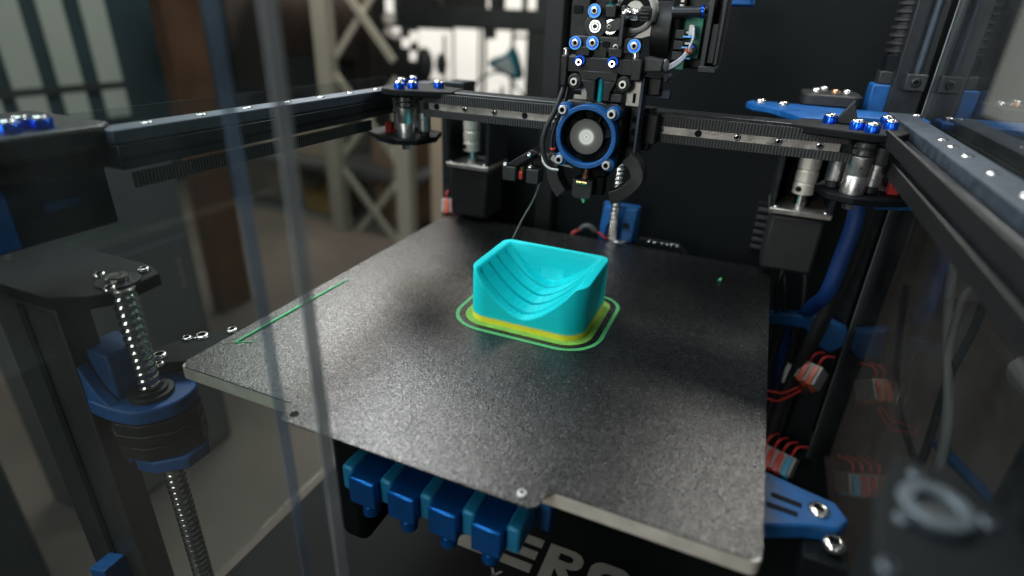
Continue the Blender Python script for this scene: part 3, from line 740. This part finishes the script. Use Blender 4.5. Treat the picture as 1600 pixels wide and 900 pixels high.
# right blue arm under the bed
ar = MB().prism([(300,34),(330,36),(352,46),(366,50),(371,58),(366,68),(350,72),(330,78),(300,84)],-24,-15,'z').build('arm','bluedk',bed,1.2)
for a,b_ in [((336,60),(350,58)),((334,52),(348,51))]: MB().bar((*a,-14.9),(*b_,-14.9),3.2,.5).build('slot','matte',ar)
screw(ar,(357.5,58,-15),(0,0,1),5.0,2.4)
screw(ar,(364,44,-20),(0,0,1),5.2,3)
MB().box(352,372,36,50,-40,-24.5).build('bracket','matte',bed,1)
# crumb, purge line, skirt, print
tag(MB().add([(288,290,.02),(291,290.5,.02),(291.5,293.5,.02),(289,293,.02),(289.6,291.6,1.6),(291,292.6,2.2)],[(0,1,4),(1,2,5,4),(2,3,5),(3,0,4,5),(0,3,2,1)]).build('plastic_crumb','purge'),'tiny green plastic crumb lying on the right of the bed','crumb')
pl = MB().tube([(10.2,33.2,.3),(10.5,60,.3),(11.3,110,.3),(12.1,145.7,.25)],[1.0,1.1,1.05,.6],8)
pl.tube([(10.2,33.2,.3),(14,36,.25),(22,41,.15)],[.5,.35,.15],8)
tag(pl.build('purge_line','purge'),'straight thin green plastic line near the left edge of the bed','plastic line')
X0,X1,Y0,Y1 = 127,212.5,131,200.5
def ring_strip(off, wdt, z0, z1, rad):
    o = round_rect(X0-off,X1+off,Y0-off,Y1+off,[r+off for r in rad],10); i = round_rect(X0-off+wdt,X1+off-wdt,Y0-off+wdt,Y1+off-wdt,[r+off-wdt for r in rad],10)
    o = [(x+random.uniform(-.18,.18),y+random.uniform(-.18,.18)) for x,y in o]; i = [(x+random.uniform(-.18,.18),y+random.uniform(-.18,.18)) for x,y in i]
    n = len(o); b = MB(); vs = [(x,y,z0) for x,y in o]+[(x,y,z1) for x,y in o]+[(x,y,z0) for x,y in i]+[(x,y,z1) for x,y in i]
    fs = []
    for k in range(n):
        j = (k+1) % n; fs += [(k,j,n+j,n+k),(n+k,n+j,3*n+j,3*n+k),(3*n+k,3*n+j,2*n+j,2*n+k)]
    return b.add(vs,fs)
RAD = [15,15,8,8]
tag(ring_strip(12.4,2.6,.01,.42,RAD).build('skirt_line','skirt'),'thin green plastic outline around the teal print','plastic line')
pd = thing('printed_dish',(170,165,0),'teal printed soap dish with curved ribbed hollow and yellow base','dish')
MB().prism(round_rect(X0-5.2,X1+5.2,Y0-5.2,Y1+5.2,[r+5.2 for r in RAD],10),.01,.4,'z').build('brim','brim',pd)
# body: height field on a rounded rectangle
H = 39.0
def edge_d(x,y):
    # distance to the rounded outline (positive inside)
    d = min(x-X0,X1-x,y-Y0,Y1-y)
    for cx,cy,r,sx,sy in [(X0+15,Y0+15,15,-1,-1),(X1-15,Y0+15,15,1,-1),(X1-8,Y1-8,8,1,1),(X0+8,Y1-8,8,-1,1)]:
        if (x-cx)*sx > 0 and (y-cy)*sy > 0: d = r-math.hypot(x-cx,y-cy)
    return d
XC = 169.4
def top(x,y):
    u = abs(x-XC)/36.6
    base = 10.0+3.6*(y-Y0)/60
    zt = base+(H-base)*u**1.62
    zt = H-.6*math.log(1+math.exp(min(60,(H-zt)/.6)))
    # grooves across the hollow
    g = 0
    for gy in (139.5,153.5,167.5,181.5):
        dy = abs(y-gy)
        if dy < 1.7:
            e = min(1,max(0,(.96-u)/.05)); g = max(g,4.2*min(1,(1.7-dy)/.3)*e)
    zt -= g
    # end wall with a small fillet
    if y > 193.2:
        q = min(1,(y-193.2)/2.6); zt = zt+(H-zt)*(q*q*(3-2*q))
    d = max(0,edge_d(x,y)); rr = 1.1
    if y < Y0+6: rr = 1.1+1.2*min(1,max(0,(1.02-u)/.2))
    if d < rr: zt -= (rr-math.sqrt(max(0,rr*rr-(rr-d)**2)))*.9
    return zt
ys = []
y = Y0
for k in range(16): ys.append(Y0+15*(1-math.cos(math.pi/2*k/15)))
yy = Y0+15
while yy < Y1-8-.01: ys.append(yy+.22); yy += .22
ys = [v for v in ys if v < Y1-8]
for k in range(14): ys.append(Y1-8+8*math.sin(math.pi/2*k/13))
ys = sorted(set(round(v,4) for v in ys)); NX = 150
vs=[]; fs=[]
for y in ys:
    xl = X0; xr = X1
    if y < Y0+15: dx = 15-math.sqrt(max(0,225-(Y0+15-y)**2)); xl += dx; xr -= dx
    if y > Y1-8: dx = 8-math.sqrt(max(0,64-(y-Y1+8)**2)); xl += dx; xr -= dx
    for i in range(NX+1):
        t_ = i/NX; t_ = t_-math.sin(2*math.pi*t_)/(2*math.pi)*.35
        x = xl+(xr-xl)*t_; vs.append((x,y,top(x,y)))
W_ = NX+1
for j in range(len(ys)-1):
    for i in range(NX): fs.append((j*W_+i,j*W_+i+1,(j+1)*W_+i+1,(j+1)*W_+i))
loop = list(range(W_))+[j*W_+NX for j in range(1,len(ys))]+[(len(ys)-1)*W_+i for i in range(NX-1,-1,-1)]+[j*W_ for j in range(len(ys)-2,0,-1)]
ZB = 4.0
o0 = len(vs); vs += [(vs[i][0],vs[i][1],ZB) for i in loop]; n = len(loop)
for k in range(n): fs.append((loop[k],o0+k,o0+(k+1)%n,loop[(k+1)%n]))
bd = MB().add(vs,fs).build('body','print',pd,0,True,50)
bb = MB(); o1 = [(vs[i][0],vs[i][1]) for i in loop]
bb.add([(x,y,.35) for x,y in o1]+[(x,y,ZB) for x,y in o1],[(k,(k+1)%n,n+(k+1)%n,n+k) for k in range(n)])
M['yellowbase'] = mat('yellow_print_base',(.74,.66,.035),.42,0,.08,260,.1,1500)
bb.build('base_layer','yellowbase',pd,0,True,50)

# blue block row under the front of the bed
mf = thing('block_row',(175,0,-40),'row of four blue metal blocks under the front bed edge','block row')
for k in range(4):
    x = 127.5+k*24.7; dy = 0
    bk = MB().box(x,x+16.8,-8.5,26,-47.5,-29.5).build('block','bluesteel',mf,1.2)
    kn = MB().lathe([(4.4,0),(4.8,.5),(4.8,6.2),(4.3,7)],(x+8.4,-1,-58.5),(0,0,1),24).build('knob','bluesteel',mf,.2)
    MB().lathe([(1.5,0),(1.5,4.4)],(x+8.4,-1,-51.8),(0,0,1),12).build('stem','brass',kn)
for k in range(5):
    x = 127.5-8.0+k*24.7
    MB().box(x+.2,x+7.8,-3.5,26,-45.5,-28.8).build('spacer','bluespacer',mf,1.6)
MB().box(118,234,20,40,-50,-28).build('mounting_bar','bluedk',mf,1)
tag(MB().box(90,112,20,70,-120,-14).build('drag_chain','matte',None,6),'dark cable chain hanging under the front of the bed','cable chain')

# =================================================================== LEAD SCREWS
ls = thing('lead_screw',(-20,-8,-210),'long shiny threaded lead screw at the left front','lead screw')
thread_mb(-20,-8,-205,50).build('threaded_shaft','steel',ls,0,True,60)
MB().lathe([(4,0),(4,7),(3.4,7.4),(0,7.4)],(-20-9,-3,50.5),(0,0,1),24).data if False else None
nb = thing('nut_bracket',(-20,-8,-60),'deep blue nut bracket around the left lead screw','bracket')
outl = [(-54,-8),(-52,-27),(-40,-30),(-26,-29.5),(-12,-26),(-2,-15),(1,-4),(-2,8),(-10,14),(-26,16),(-48,10)]
sm = [(p.x,p.y) for p in smooth_path([(a,b_,0) for a,b_ in outl]+[(*outl[0],0)],4)[:-1]]
MB().prism(sm,-32,-22,'z').build('body','blue',nb,1.2)
# raised left shoulder
MB().prism([(-56,8),(-51,9),(-46,-4),(-38,-16),(-28,-22),(-28,-32),(-50,-32)],-29,-22,'y').build('gusset','bluesteel' if False else 'blue',nb,1)
MB().prism([(-56,9),(-30,9),(-30,-32),(-54,-32)],-21.5,2,'y').build('shoulder','bluedk',nb,1.5)
MB().ringl(12.8,7.4,0,3.2,(-20,-8,-22.2),(0,0,1),36).build('flange','dark',nb,.5)
MB().ringl(9.8,7.2,0,2.0,(-20,-8,-19.0),(0,0,1),32).build('collar','anod',nb,.3)
for z0,z1,e in [(-40,-33,0),(-49,-41,1.0),(-60,-50,0)]:
    MB().prism([(-50-e,-8),(-42,-24-e),(-28,-30-e),(-12,-26),(0+e,-14),(3+e,2),(-4,12),(-40,10)],z0,z1,'z').build('lower_plate','plastic',nb,.8)
MB().prism([(-48,-6),(-42,-22),(-33,-25),(-31,-21),(-26,-22),(-24,-27),(-10,-25),(4,-12),(4,4),(-6,12),(-40,8)],-70,-61,'z').build('lower_clamp','blue',nb,1)
bm_ = thing('bearing_mount',(-28,-1,45),'black bearing mount with three screws above the left lead screw','bearing mount')
MB().prism([(-117,-34),(-44,-34),(-26,-24),(-18,-12),(-21,16),(-36,22),(-117,22)],42,50,'z').build('plate','matte',bm_,1)
MB().ringl(11.5,6.0,0,1.2,(-30,-3,50),(0,0,1),36).build('bearing_ring','anod',bm_,.2)
MB().lathe([(6.2,0),(6.2,3.6),(5.6,4.2),(0,4.2)],(-30,-3,50),(0,0,1),28).build('shaft_end','steel',bm_)
for x,y in [(-46,-3),(-30.8,13.5),(-23.3,-12.5)]: screw(bm_,(x,y,50),(0,0,1),3.6,2.6)
# rear lead screw with blue bracket
l2 = thing('lead_screw',(180,352,-200),'short visible threaded lead screw behind the bed under the tool head','lead screw')
thread_mb(180,352,-190,110,4.9,.8,4.4,24,8).build('threaded_shaft','steel',l2,0,True,60)
n2 = thing('nut_bracket',(183,356,-20),'bright blue open bracket behind the rear lead screw','bracket')
MB().prism([(164.5,-6),(171,-6),(172,8),(175,14),(176,28),(168,29),(166,18)],356,368,'y').build('side_wing','blue',n2,1)
MB().prism([(187,-8),(199,-6),(201,31),(189,30)],356,368,'y').build('side_wing','bluedk',n2,1)
MB().box(164,201,368,376,-10,30).build('back_plate','bluedk',n2,1)
MB().lathe([(3,0),(3,2)],(192,356,13),(0,-1,0),18).build('hole','matte',n2)
MB().lathe([(9,0),(9,3)],(188,350,-3),(0,0,1),20).build('flange','steel',n2,.4)
# right front bearing mount, close to the lens
b2 = thing('bearing_mount',(351,-53,40),'blurred bearing mount with silver ring close to the lens at lower right','bearing mount')
MB().prism([(334,-92),(368,-92),(370,-46),(358,-34),(346,-34),(339,-52)],84,90,'z').build('plate','matte',b2,1)
MB().ringl(8.2,4.6,0,2.6,(351.4,-53.5,90),(0,0,1),40).build('bearing_ring','darksteel',b2,.4)
MB().lathe([(4.3,0),(4.3,1.2)],(351.4,-53.5,89.4),(0,0,1),24).build('shaft_end','dark',b2)
for x,y in [(349.7,-41.3),(343.6,-60),(362.6,-52.5),(337.8,-77.7)]: screw(b2,(x,y,90),(0,0,1),2.1,1.6,'darksteel')
MB().box(346,366,-72,-36,40,83.5).build('block','matte',b2,1.5)

# endstop switch left of the tool head
es = thing('limit_switch',(132,214,80),'small black two part limit switch hanging left of the tool head','switch')
MB().box(117,128,212,222,82,93).build('body','dark',es,.6); MB().box(137,147,212,224,82,93).build('body','dark',es,.6)
MB().prism([(118,93.2),(128,93.2),(146,106),(140,108)],214,226,'y').build('arm','plastic',es,.8)
MB().box(137,158,224,236,93.2,102).build('arm','plastic',es,.8)
for p in [(119,213,94),(126,216,96),(138.5,213,103.5),(139,215,94)]: screw(es,p,(0,-.6,.8),1.8,1.4)
MB().box(130.5,133.5,213,216,84,90).build('plunger','red',es,.4)
MB().lathe([(2,0),(2,3)],(132,216,90.5),(0,0,1),14).build('contact','brass',es)
tag(MB().tube(smooth_path([(147,218,84),(140,222,66),(128,228,44),(112,236,10)]),.4,6).build('probe_wire','cable_grey'),'thin grey wire dropping from the limit switch toward the bed','wire')
# cluster of wires behind the bed
rc = thing('wire_bundle',(155,350,0),'grey heat-shrunk wire bundle with red ends behind the bed','wire bundle')
MB().tube(smooth_path([(146,352,2),(150,352,6),(156,352,7),(162,352,3)]),[3]*25,12).build('sleeve','greyrub',rc)
for k in range(3): MB().tube(smooth_path([(146,352,2),(142,350,-1+k),(138,348,-4+k)]),1,8).build('wire','red',rc)
MB().tube(smooth_path([(162,352,3),(168,352,1),(174,352,-3)]),1.1,8).build('wire','red',rc)
cl = thing('bed_cable_clamp',(235,346,0),'small dark cable clamp with shiny screws at the rear bed edge','clamp')
MB().prism([(206,-4),(208,6),(246,6),(256,-2),(256,-6)],344,352,'y').build('body','matte',cl,.6)
for k,x in enumerate((218,223,231,236,240,245)): screw(cl,(x,344,5),(0,-.5,.85),1.4,1.0,'steel')

# =================================================================== TOOL HEAD
th = thing('print_head',(192,190,86),'black direct drive tool head with blue ringed fan and silver screws','tool head')
P = lambda b,name,m,bev=.5,par=None: b.build(name,m,par or th,bev)
FC = (192.3,171.0,128.8)
P(MB().prism([(172,109),(213,109),(213,146),(209,150),(176,150),(172,146)],182,206,'y'),'heatsink_housing','plastic',1.0)
# fan
fr = MB().ringl(20.2,17.0,0,9.5,(FC[0],181.2,FC[2]),(0,-1,0),56).build('fan_frame','blue',th,.5)
for sx,sz in ((-1,1),(1,1),(1,-1),(-1,-1)):
    MB().lathe([(4.3,0),(4.3,8.2)],(FC[0]+sx*16.1,181.3,FC[2]+sz*16.0),(0,-1,0),24).build('lug','blue',fr,.4)
    screw(fr,(FC[0]+sx*16.1-.4,173.1,FC[2]+sz*16.0),(0,-1,0),2.75,3.2,'screwhead','screw',True)
P(MB().lathe([(17.0,0),(17.0,1)],(FC[0],181.0,FC[2]),(0,-1,0),40),'fan_back','matte',0)
rt = MB().lathe([(11.5,0),(11.5,5.6),(11.2,6)],(FC[0],180,FC[2]),(0,-1,0),40).build('fan_rotor','plastic',th,.2)
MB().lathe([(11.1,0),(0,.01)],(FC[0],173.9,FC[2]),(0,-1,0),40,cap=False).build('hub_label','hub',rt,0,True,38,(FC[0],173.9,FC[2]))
for k in range(7):
    a = 2*math.pi*k/7; b=MB(); pts=[]
    for q in range(5):
        ang = a+q*.13; yv = 175.5+q*1.0
        for r_ in (11.4,16.5): pts.append((FC[0]+r_*math.cos(ang+.1*(r_-11.4)/5),yv,FC[2]+r_*math.sin(ang+.1*(r_-11.4)/5)))
    b.add(pts+[(x,y+.6,z) for x,y,z in pts],[(2*q,2*q+1,2*q+3,2*q+2) for q in range(4)]+[(10+2*q,12+2*q,13+2*q,11+2*q) for q in range(4)]+[(2*q,2*q+2,12+2*q,10+2*q) for q in range(4)]+[(2*q+1,11+2*q,13+2*q,2*q+3) for q in range(4)])
    b.build('fan_blade','matte',rt)
# side plate and mounting plates
P(MB().prism([(214.5,112),(220,110),(223.5,116),(222,150),(214.5,150)],198,201,'y'),'side_plate','anod',.4)
for z in (139,131,123): MB().lathe([(2.4,0),(2.4,.5)],(218.4,198,z),(0,-1,0),18).build('hole','matte',th)
P(MB().prism([(212,148.5),(222.5,148.5),(222.5,164),(219.5,166),(212,166)],189,191,'y'),'mount_plate','plate',.3)
P(MB().box(216.4,218.2,188.4,189.4,150.5,156.5),'slot','matte',.3)
P(MB().prism([(177,150),(186,150),(186,158),(177,158),(177,155.5),(182,155.5),(182,152.5),(177,152.5)],189,191,'y'),'mount_plate','plate',.3)
P(MB().box(221,223,186,200,112,166),'side_flange','railtop',.4)
# V shaped duct cover with slot
P(MB().prism([(181,168.5),(207,168.5),(206.5,163),(198.5,163),(197.6,164.2),(196,164.8),(194.2,164.2),(193.2,163),(183.5,163)],180.5,190,'y'),'duct_cover','plastic',.5)
P(MB().prism([(183.5,163),(193.2,163),(193.2,151),(190.5,151)],180.5,190,'y'),'duct_cover','plastic',.5)
P(MB().prism([(198.5,163),(206.5,163),(203.5,157),(203,151),(198.5,151)],180.5,190,'y'),'duct_cover','plastic',.5)
P(MB().box(192,200,188,190.5,150,165),'recess','matte',.2)
P(MB().lathe([(1.75,0),(1.75,16)],(195.8,185.2,149.5),(0,0,1),18),'filament','tube',0)
P(MB().box(203,211,182,190,150.5,156),'duct_foot','dark',.8)
for x,z in ((179.1,161.4),(210.8,161.8)):
    lg = MB().lathe([(4.9,0),(4.9,8),(4.4,8.6)],(x,190,z),(0,-1,0),26).build('lug','plastic',th,.3)
    screw(lg,(x,181.8,z),(0,-1,0),2.4,2.6,'screwhead','screw',True)
# clamp body
P(MB().box(169.5,221,183,202,166.5,176.6),'clamp_body','plastic',1)
P(MB().box(169.0,173.5,181.5,190,158,176.9),'clamp_ear','plastic',1)
P(MB().box(214.5,221.3,181.5,192,164,177.2),'clamp_ear','plastic',1)
for x0,x1 in ((178,187.5),(199,208)): P(MB().box(x0,x1,182,192,176.6,182.6),'pad','plastic',.9)
for x0,x1 in ((176,188),(199,209.5)): P(MB().prism([(x0,166),(x1,166),(x1-1.5,161.5),(x0+1.5,162)],184,191,'y'),'rib','plastic',.6)
for x,z in ((181.4,173.4),(202.8,173.6)):
    c = collar(th,(x,183.2,z+.3),(0,-1,.25),3.5,2.0); screw(c,(x,181.6,z-.4),(0,-1,.1),2.1,2.4,'steel','screw',True)
for x in (171.3,215.8): screw(th,(x,184.5,176.8),(0,0,1),2.1,4.2,'steel','bolt',True)
P(MB().box(189,198,184,196,176,186),'mid_block','plastic',.8)
# extruder arms
P(MB().prism(round_rect(173.5,210,179.4,188.6,4.2),184.5,191,'y'),'lower_arm','dark',.8)
P(MB().prism(round_rect(194.2,199.2,182.5,186,1.2),183.9,184.4,'y'),'slot','matte',.2)
screw(th,(203,184.4,182.7),(0,-1,0),2.0,.8,'railsteel','pin')
P(MB().prism([(172,187),(182,187),(184,190),(184,214),(173,214),(172,206)],186,200,'y'),'side_wall','plastic',.8)
P(MB().box(173.6,179.5,185.2,186,201,205.5),'slot','matte',.2)
P(MB().prism([(182,188),(206,188),(206,216),(184,216)],194,202,'y'),'back_wall','plastic',.6)
for x,z in ((188.1,202.6),(177.5,184.2),(188.7,184.7),(214.8,184.2)):
    c = collar(th,(x,184.6,z),(0,-1,0),3.9,3.0,2.5,'blueanod')
    MB().ringl(3.95,3.35,0,.25,(x,181.6,z),(0,-1,0),32).build('collar_rim_glint','bluering',c)  # rim highlight built as a lighter painted ring
    screw(c,(x,182.6,z),(0,-1,0),2.35,1.5,'screwhead','screw',True)
# bearing idler
bi = MB().lathe([(7.2,0),(7.2,5.4),(6.6,6)],(188.8,190.5,194.0),(0,-1,0),36).build('idler_wheel','dark',th,.3)
MB().ringl(3.7,2.6,0,1.0,(188.8,184.6,194.0),(0,-1,0),30).build('bearing_outer','steel',bi,.1)
MB().ringl(2.2,1.3,0,1.3,(188.8,184.6,194.0),(0,-1,0),24).build('bearing_inner','steel',bi,.1)
MB().lathe([(2.6,0),(2.6,.6)],(188.8,184.6,194.0),(0,-1,0),24).build('bearing_shield','anod',bi)
P(MB().bar((188,187.5,202),(188.5,187.5,186),6.5,5,(0,1,0)),'upper_arm','plastic',1)
# drive gear
gr = MB(); N_=18; pts=[]
for k in range(N_*2):
    rr = 4.7 if k%2 else 3.9; a=math.pi*k/N_
    pts.append((197.9+rr*math.cos(a),194+rr*math.sin(a)))
P(gr.prism(pts,185.5,190,'y'),'drive_gear','steel',.1)
P(MB().prism([(p[0],p[1]) for p in [(196.2,191.6),(198,191.2),(204.4,192.6),(204.4,198.6),(201,198.4),(197,196.8),(195.4,194.6),(195.4,192.9)]],183.6,185.4,'y'),'gear_arm','greyrub',.5)
screw(th,(197.7,183.6,194.1),(0,-1,0),1.5,.6,'railsteel','pin')
P(MB().box(194.4,201.4,182.5,190,199,206),'filament_guide','plastic',.8)
P(MB().lathe([(2.3,0),(2.3,14)],(197,187,206),(0,0,1),18),'filament','tube',0)
P(MB().ringl(3.6,2.4,0,8,(197,187,207),(0,0,1),24),'tube_fitting','anod',.2)
P(MB().box(204.6,207.2,181.5,192,183,206),'front_plate','anod',.4)
P(MB().box(207.4,217,184,196,179,188.5),'bolt_block','plastic',.9)
# large gear and spring knob
lgm = MB().lathe([(12.5,0),(12.5,4),(11.8,4.6),(9.8,4.7),(9.8,3.4),(6,3.2),(5.4,5),(0,5.1)],(210.5,196.5,203.5),(0,-1,0),44).build('motor_face','plate',th)
MB().ringl(9.6,5.6,0,1.0,(210.5,193.0,203.5),(0,-1,0),36).build('face_ring','matte',lgm,.2)
P(MB().prism([(208,186),(222,190),(224,204),(222,214),(219,214),(219.6,202),(216,193)],195,197,'y'),'motor_plate','plate',.4)
P(MB().prism([(208.5,188),(216,192),(219,202),(218,212),(208.5,213)],193.8,194.8,'y'),'motor_cover','anod',.4)
sp = []
for k in range(6*14+1):
    a = 2*math.pi*k/14; sp.append((207.4+k/(6*14)*8.4,180.5+2.4*math.cos(a),201.8+2.4*math.sin(a)))
P(MB().tube(sp,.55,8),'spring','steel',0)
P(MB().lathe([(1.2,0),(1.2,12)],(206,180.5,201.8),(1,0,0),14),'spring_rod','steel',0)
kb = MB().lathe([(3.2,0),(3.6,.5),(3.6,6.2),(3.2,6.8),(0,6.8)],(216,180.5,201.8),(1,0,0),28).build('tension_knob','plastic',th)
for k in range(12):
    a = 2*math.pi*k/12; MB().bar((216.8,180.5+3.75*math.cos(a),201.8+3.75*math.sin(a)),(222.2,180.5+3.75*math.cos(a),201.8+3.75*math.sin(a)),.9,.6).build('knob_rib','greyrub',kb)
# motor and toolboard on the right
P(MB().lathe([(17.5,0),(18,.5),(18,11.5),(17.5,12)],(221,212,192),(1,0,0),44),'pancake_motor','plastic',.3)
P(MB().box(231,238,200,232,172,214),'motor_rim','matte',1.5)
P(MB().box(238.4,262.6,214,236,171.5,216),'board_case','plastic',1.5)
P(MB().box(252.5,256,199,214,172,216),'case_wall','anod',.6)
P(MB().box(260.5,263,199,214,175,216),'case_wall','anod',.6)
P(MB().box(252,263,198,214,170.6,174.5),'case_floor','anod',.6)
P(MB().box(256.3,260.2,202,214,176,198),'case_insert','dark',.4)
P(MB().lathe([(3.3,0),(3.3,17)],(232,198.5,203.5),(1,0,0.04),24),'standoff','anod',.4)
c = collar(th,(249.2,198.5,204.3),(1,0,.04),3.8,1.4); screw(c,(250.4,198.5,204.3),(1,-.5,.04),2.8,1.4)
for k in range(4): P(MB().box(235.6+.2*k,238.0,199.5,203,206+k*3,208+k*3),'pin','railsteel',.2)
# connectors
P(MB().box(234.5,250,208,214,178,201),'circuit_board','green',.2)
for k in range(3):
    z = 193.5-k*6.1
    P(MB().box(235.5-k*.2,241.5,198,208,z-4.6,z+.6),'plug_socket','dark',.5)
    P(MB().box(242,246.5-.4*k,198.6,206,z-1.4,z-.2),'plug_pin','white',.2)
    P(MB().box(240.5,248-.6*k,197.6,198.4,z-3.6,z-2.6),'blue_pin_row','bluering',.2)
P(MB().box(243.3,246.4,198.2,204,191,197),'plug','white',.4)
for k,d in enumerate((0,1.2,2.3)):
    P(MB().tube(smooth_path([(245.8+.3*k,198.5-d*.4,195.2),(246.8,196.5,190-d*.5),(245.0,195,183.5-d),(240.5,194,177.5-d*1.1),(233.5,193,172.9-d*.9)]),.62,10),'wire','wire_grey',0)
P(MB().ringl(2.0,1.0,0,3,(244.5,197,182.3),(.4,-.7,.3),18),'cable_ring','orange',.3)
P(MB().box(245,248,197,199,184,186),'cable_tag','blueanod',.3)
P(MB().box(238.6,243.6,196,200,171.6,176.8),'terminal','green',.4)
P(MB().prism([(218.2,171),(221,169.2),(232.5,170),(233.2,177.2),(221.5,178.6),(218.6,175.5)],186,198,'y'),'connector_shroud','greyrub',1.2)
P(MB().lathe([(3.2,0),(3.4,1.5),(0,2.2)],(233,191,174.2),(1,-.3,.1),18),'connector_cap','cable_grey',.2)
P(MB().box(233,236,193,198,164,170),'bracket_foot','plastic',.5)
P(MB().lathe([(1.8,0),(2.2,1),(1.2,2.6),(0,2.8)],(236.5,194,167.6),(.6,-.8,.2),16),'ball_end','railtop',0)
P(MB().box(220,232,196,204,155,166),'cable_clamp','plastic',1)
P(MB().box(229,238,200,204,153,159),'cable_clamp_tip','railtop',.8)
# heater, nozzle, ducts
P(MB().prism([(184,87.5),(186,86),(196,86.2),(198.2,88),(198.2,99),(184,99.3)],179,194,'y'),'heater_sock','dark',.8)
P(MB().lathe([(0.5,0),(1,.2),(3,4.5),(3.2,6)],(191,187,81),(0,0,1),24),'nozzle','brass',0)
for x in (187.3,191.2): P(MB().lathe([(1.3,0),(1.3,3.5)],(x-.2,178.8,97.4),(1,0,.02),16),'heater_cartridge','brass',0)
P(MB().lathe([(2.6,0),(2.6,3),(1.8,3.4),(1.8,9)],(191.5,185,99.3),(0,0,1),20),'heat_break','copper',.1)
P(MB().box(186,204,190,204,99,109),'mount_block','matte',.8)
def duct(pts, label):
    P(MB().sweep(smooth_path(pts,6),[8.6]*(6*(len(pts)-1)+1),[13,]*(6*(len(pts)-1)+1)),'air_duct','plastic',1.0)
duct([(219,188,117),(225,187,111),(227,186,104),(222,185,96.5),(215.5,184.5,91.5),(210.5,184,89.5)],'r')
duct([(169,190,112),(167.6,189,106),(168.6,188,98),(172.5,187,91.5),(177,186,86.5)],'l')
P(MB().box(198.5,204,186,196,88,101),'sensor','matte',.6)
# cables beside the fan
P(MB().tube(smooth_path([(172,189,168),(171,184,156),(168,180,143),(163.5,178,132),(161.5,177,122),(163,177,113),(166,178,106)]),1.7,12),'fan_cable','rubber',0)
P(MB().tube(smooth_path([(173.5,190,160),(172,186,146),(168.5,181,134),(167,179,124),(168,178,116)]),1.4,12),'fan_cable','anod',0)
P(MB().tube(smooth_path([(167,178,118.5),(169,176,117.6),(171,175,119)]),.8,10),'fan_wire','red',0)
P(MB().tube(smooth_path([(161.8,177,113),(163.5,176,108),(168,176,104.8),(174,177,104.2)]),.8,10),'fan_wire','white',0)
P(MB().prism([(166.5,110),(172,107),(184,106),(176,109.5),(168,113)],180,182,'y'),'fan_tab','plate',.3)
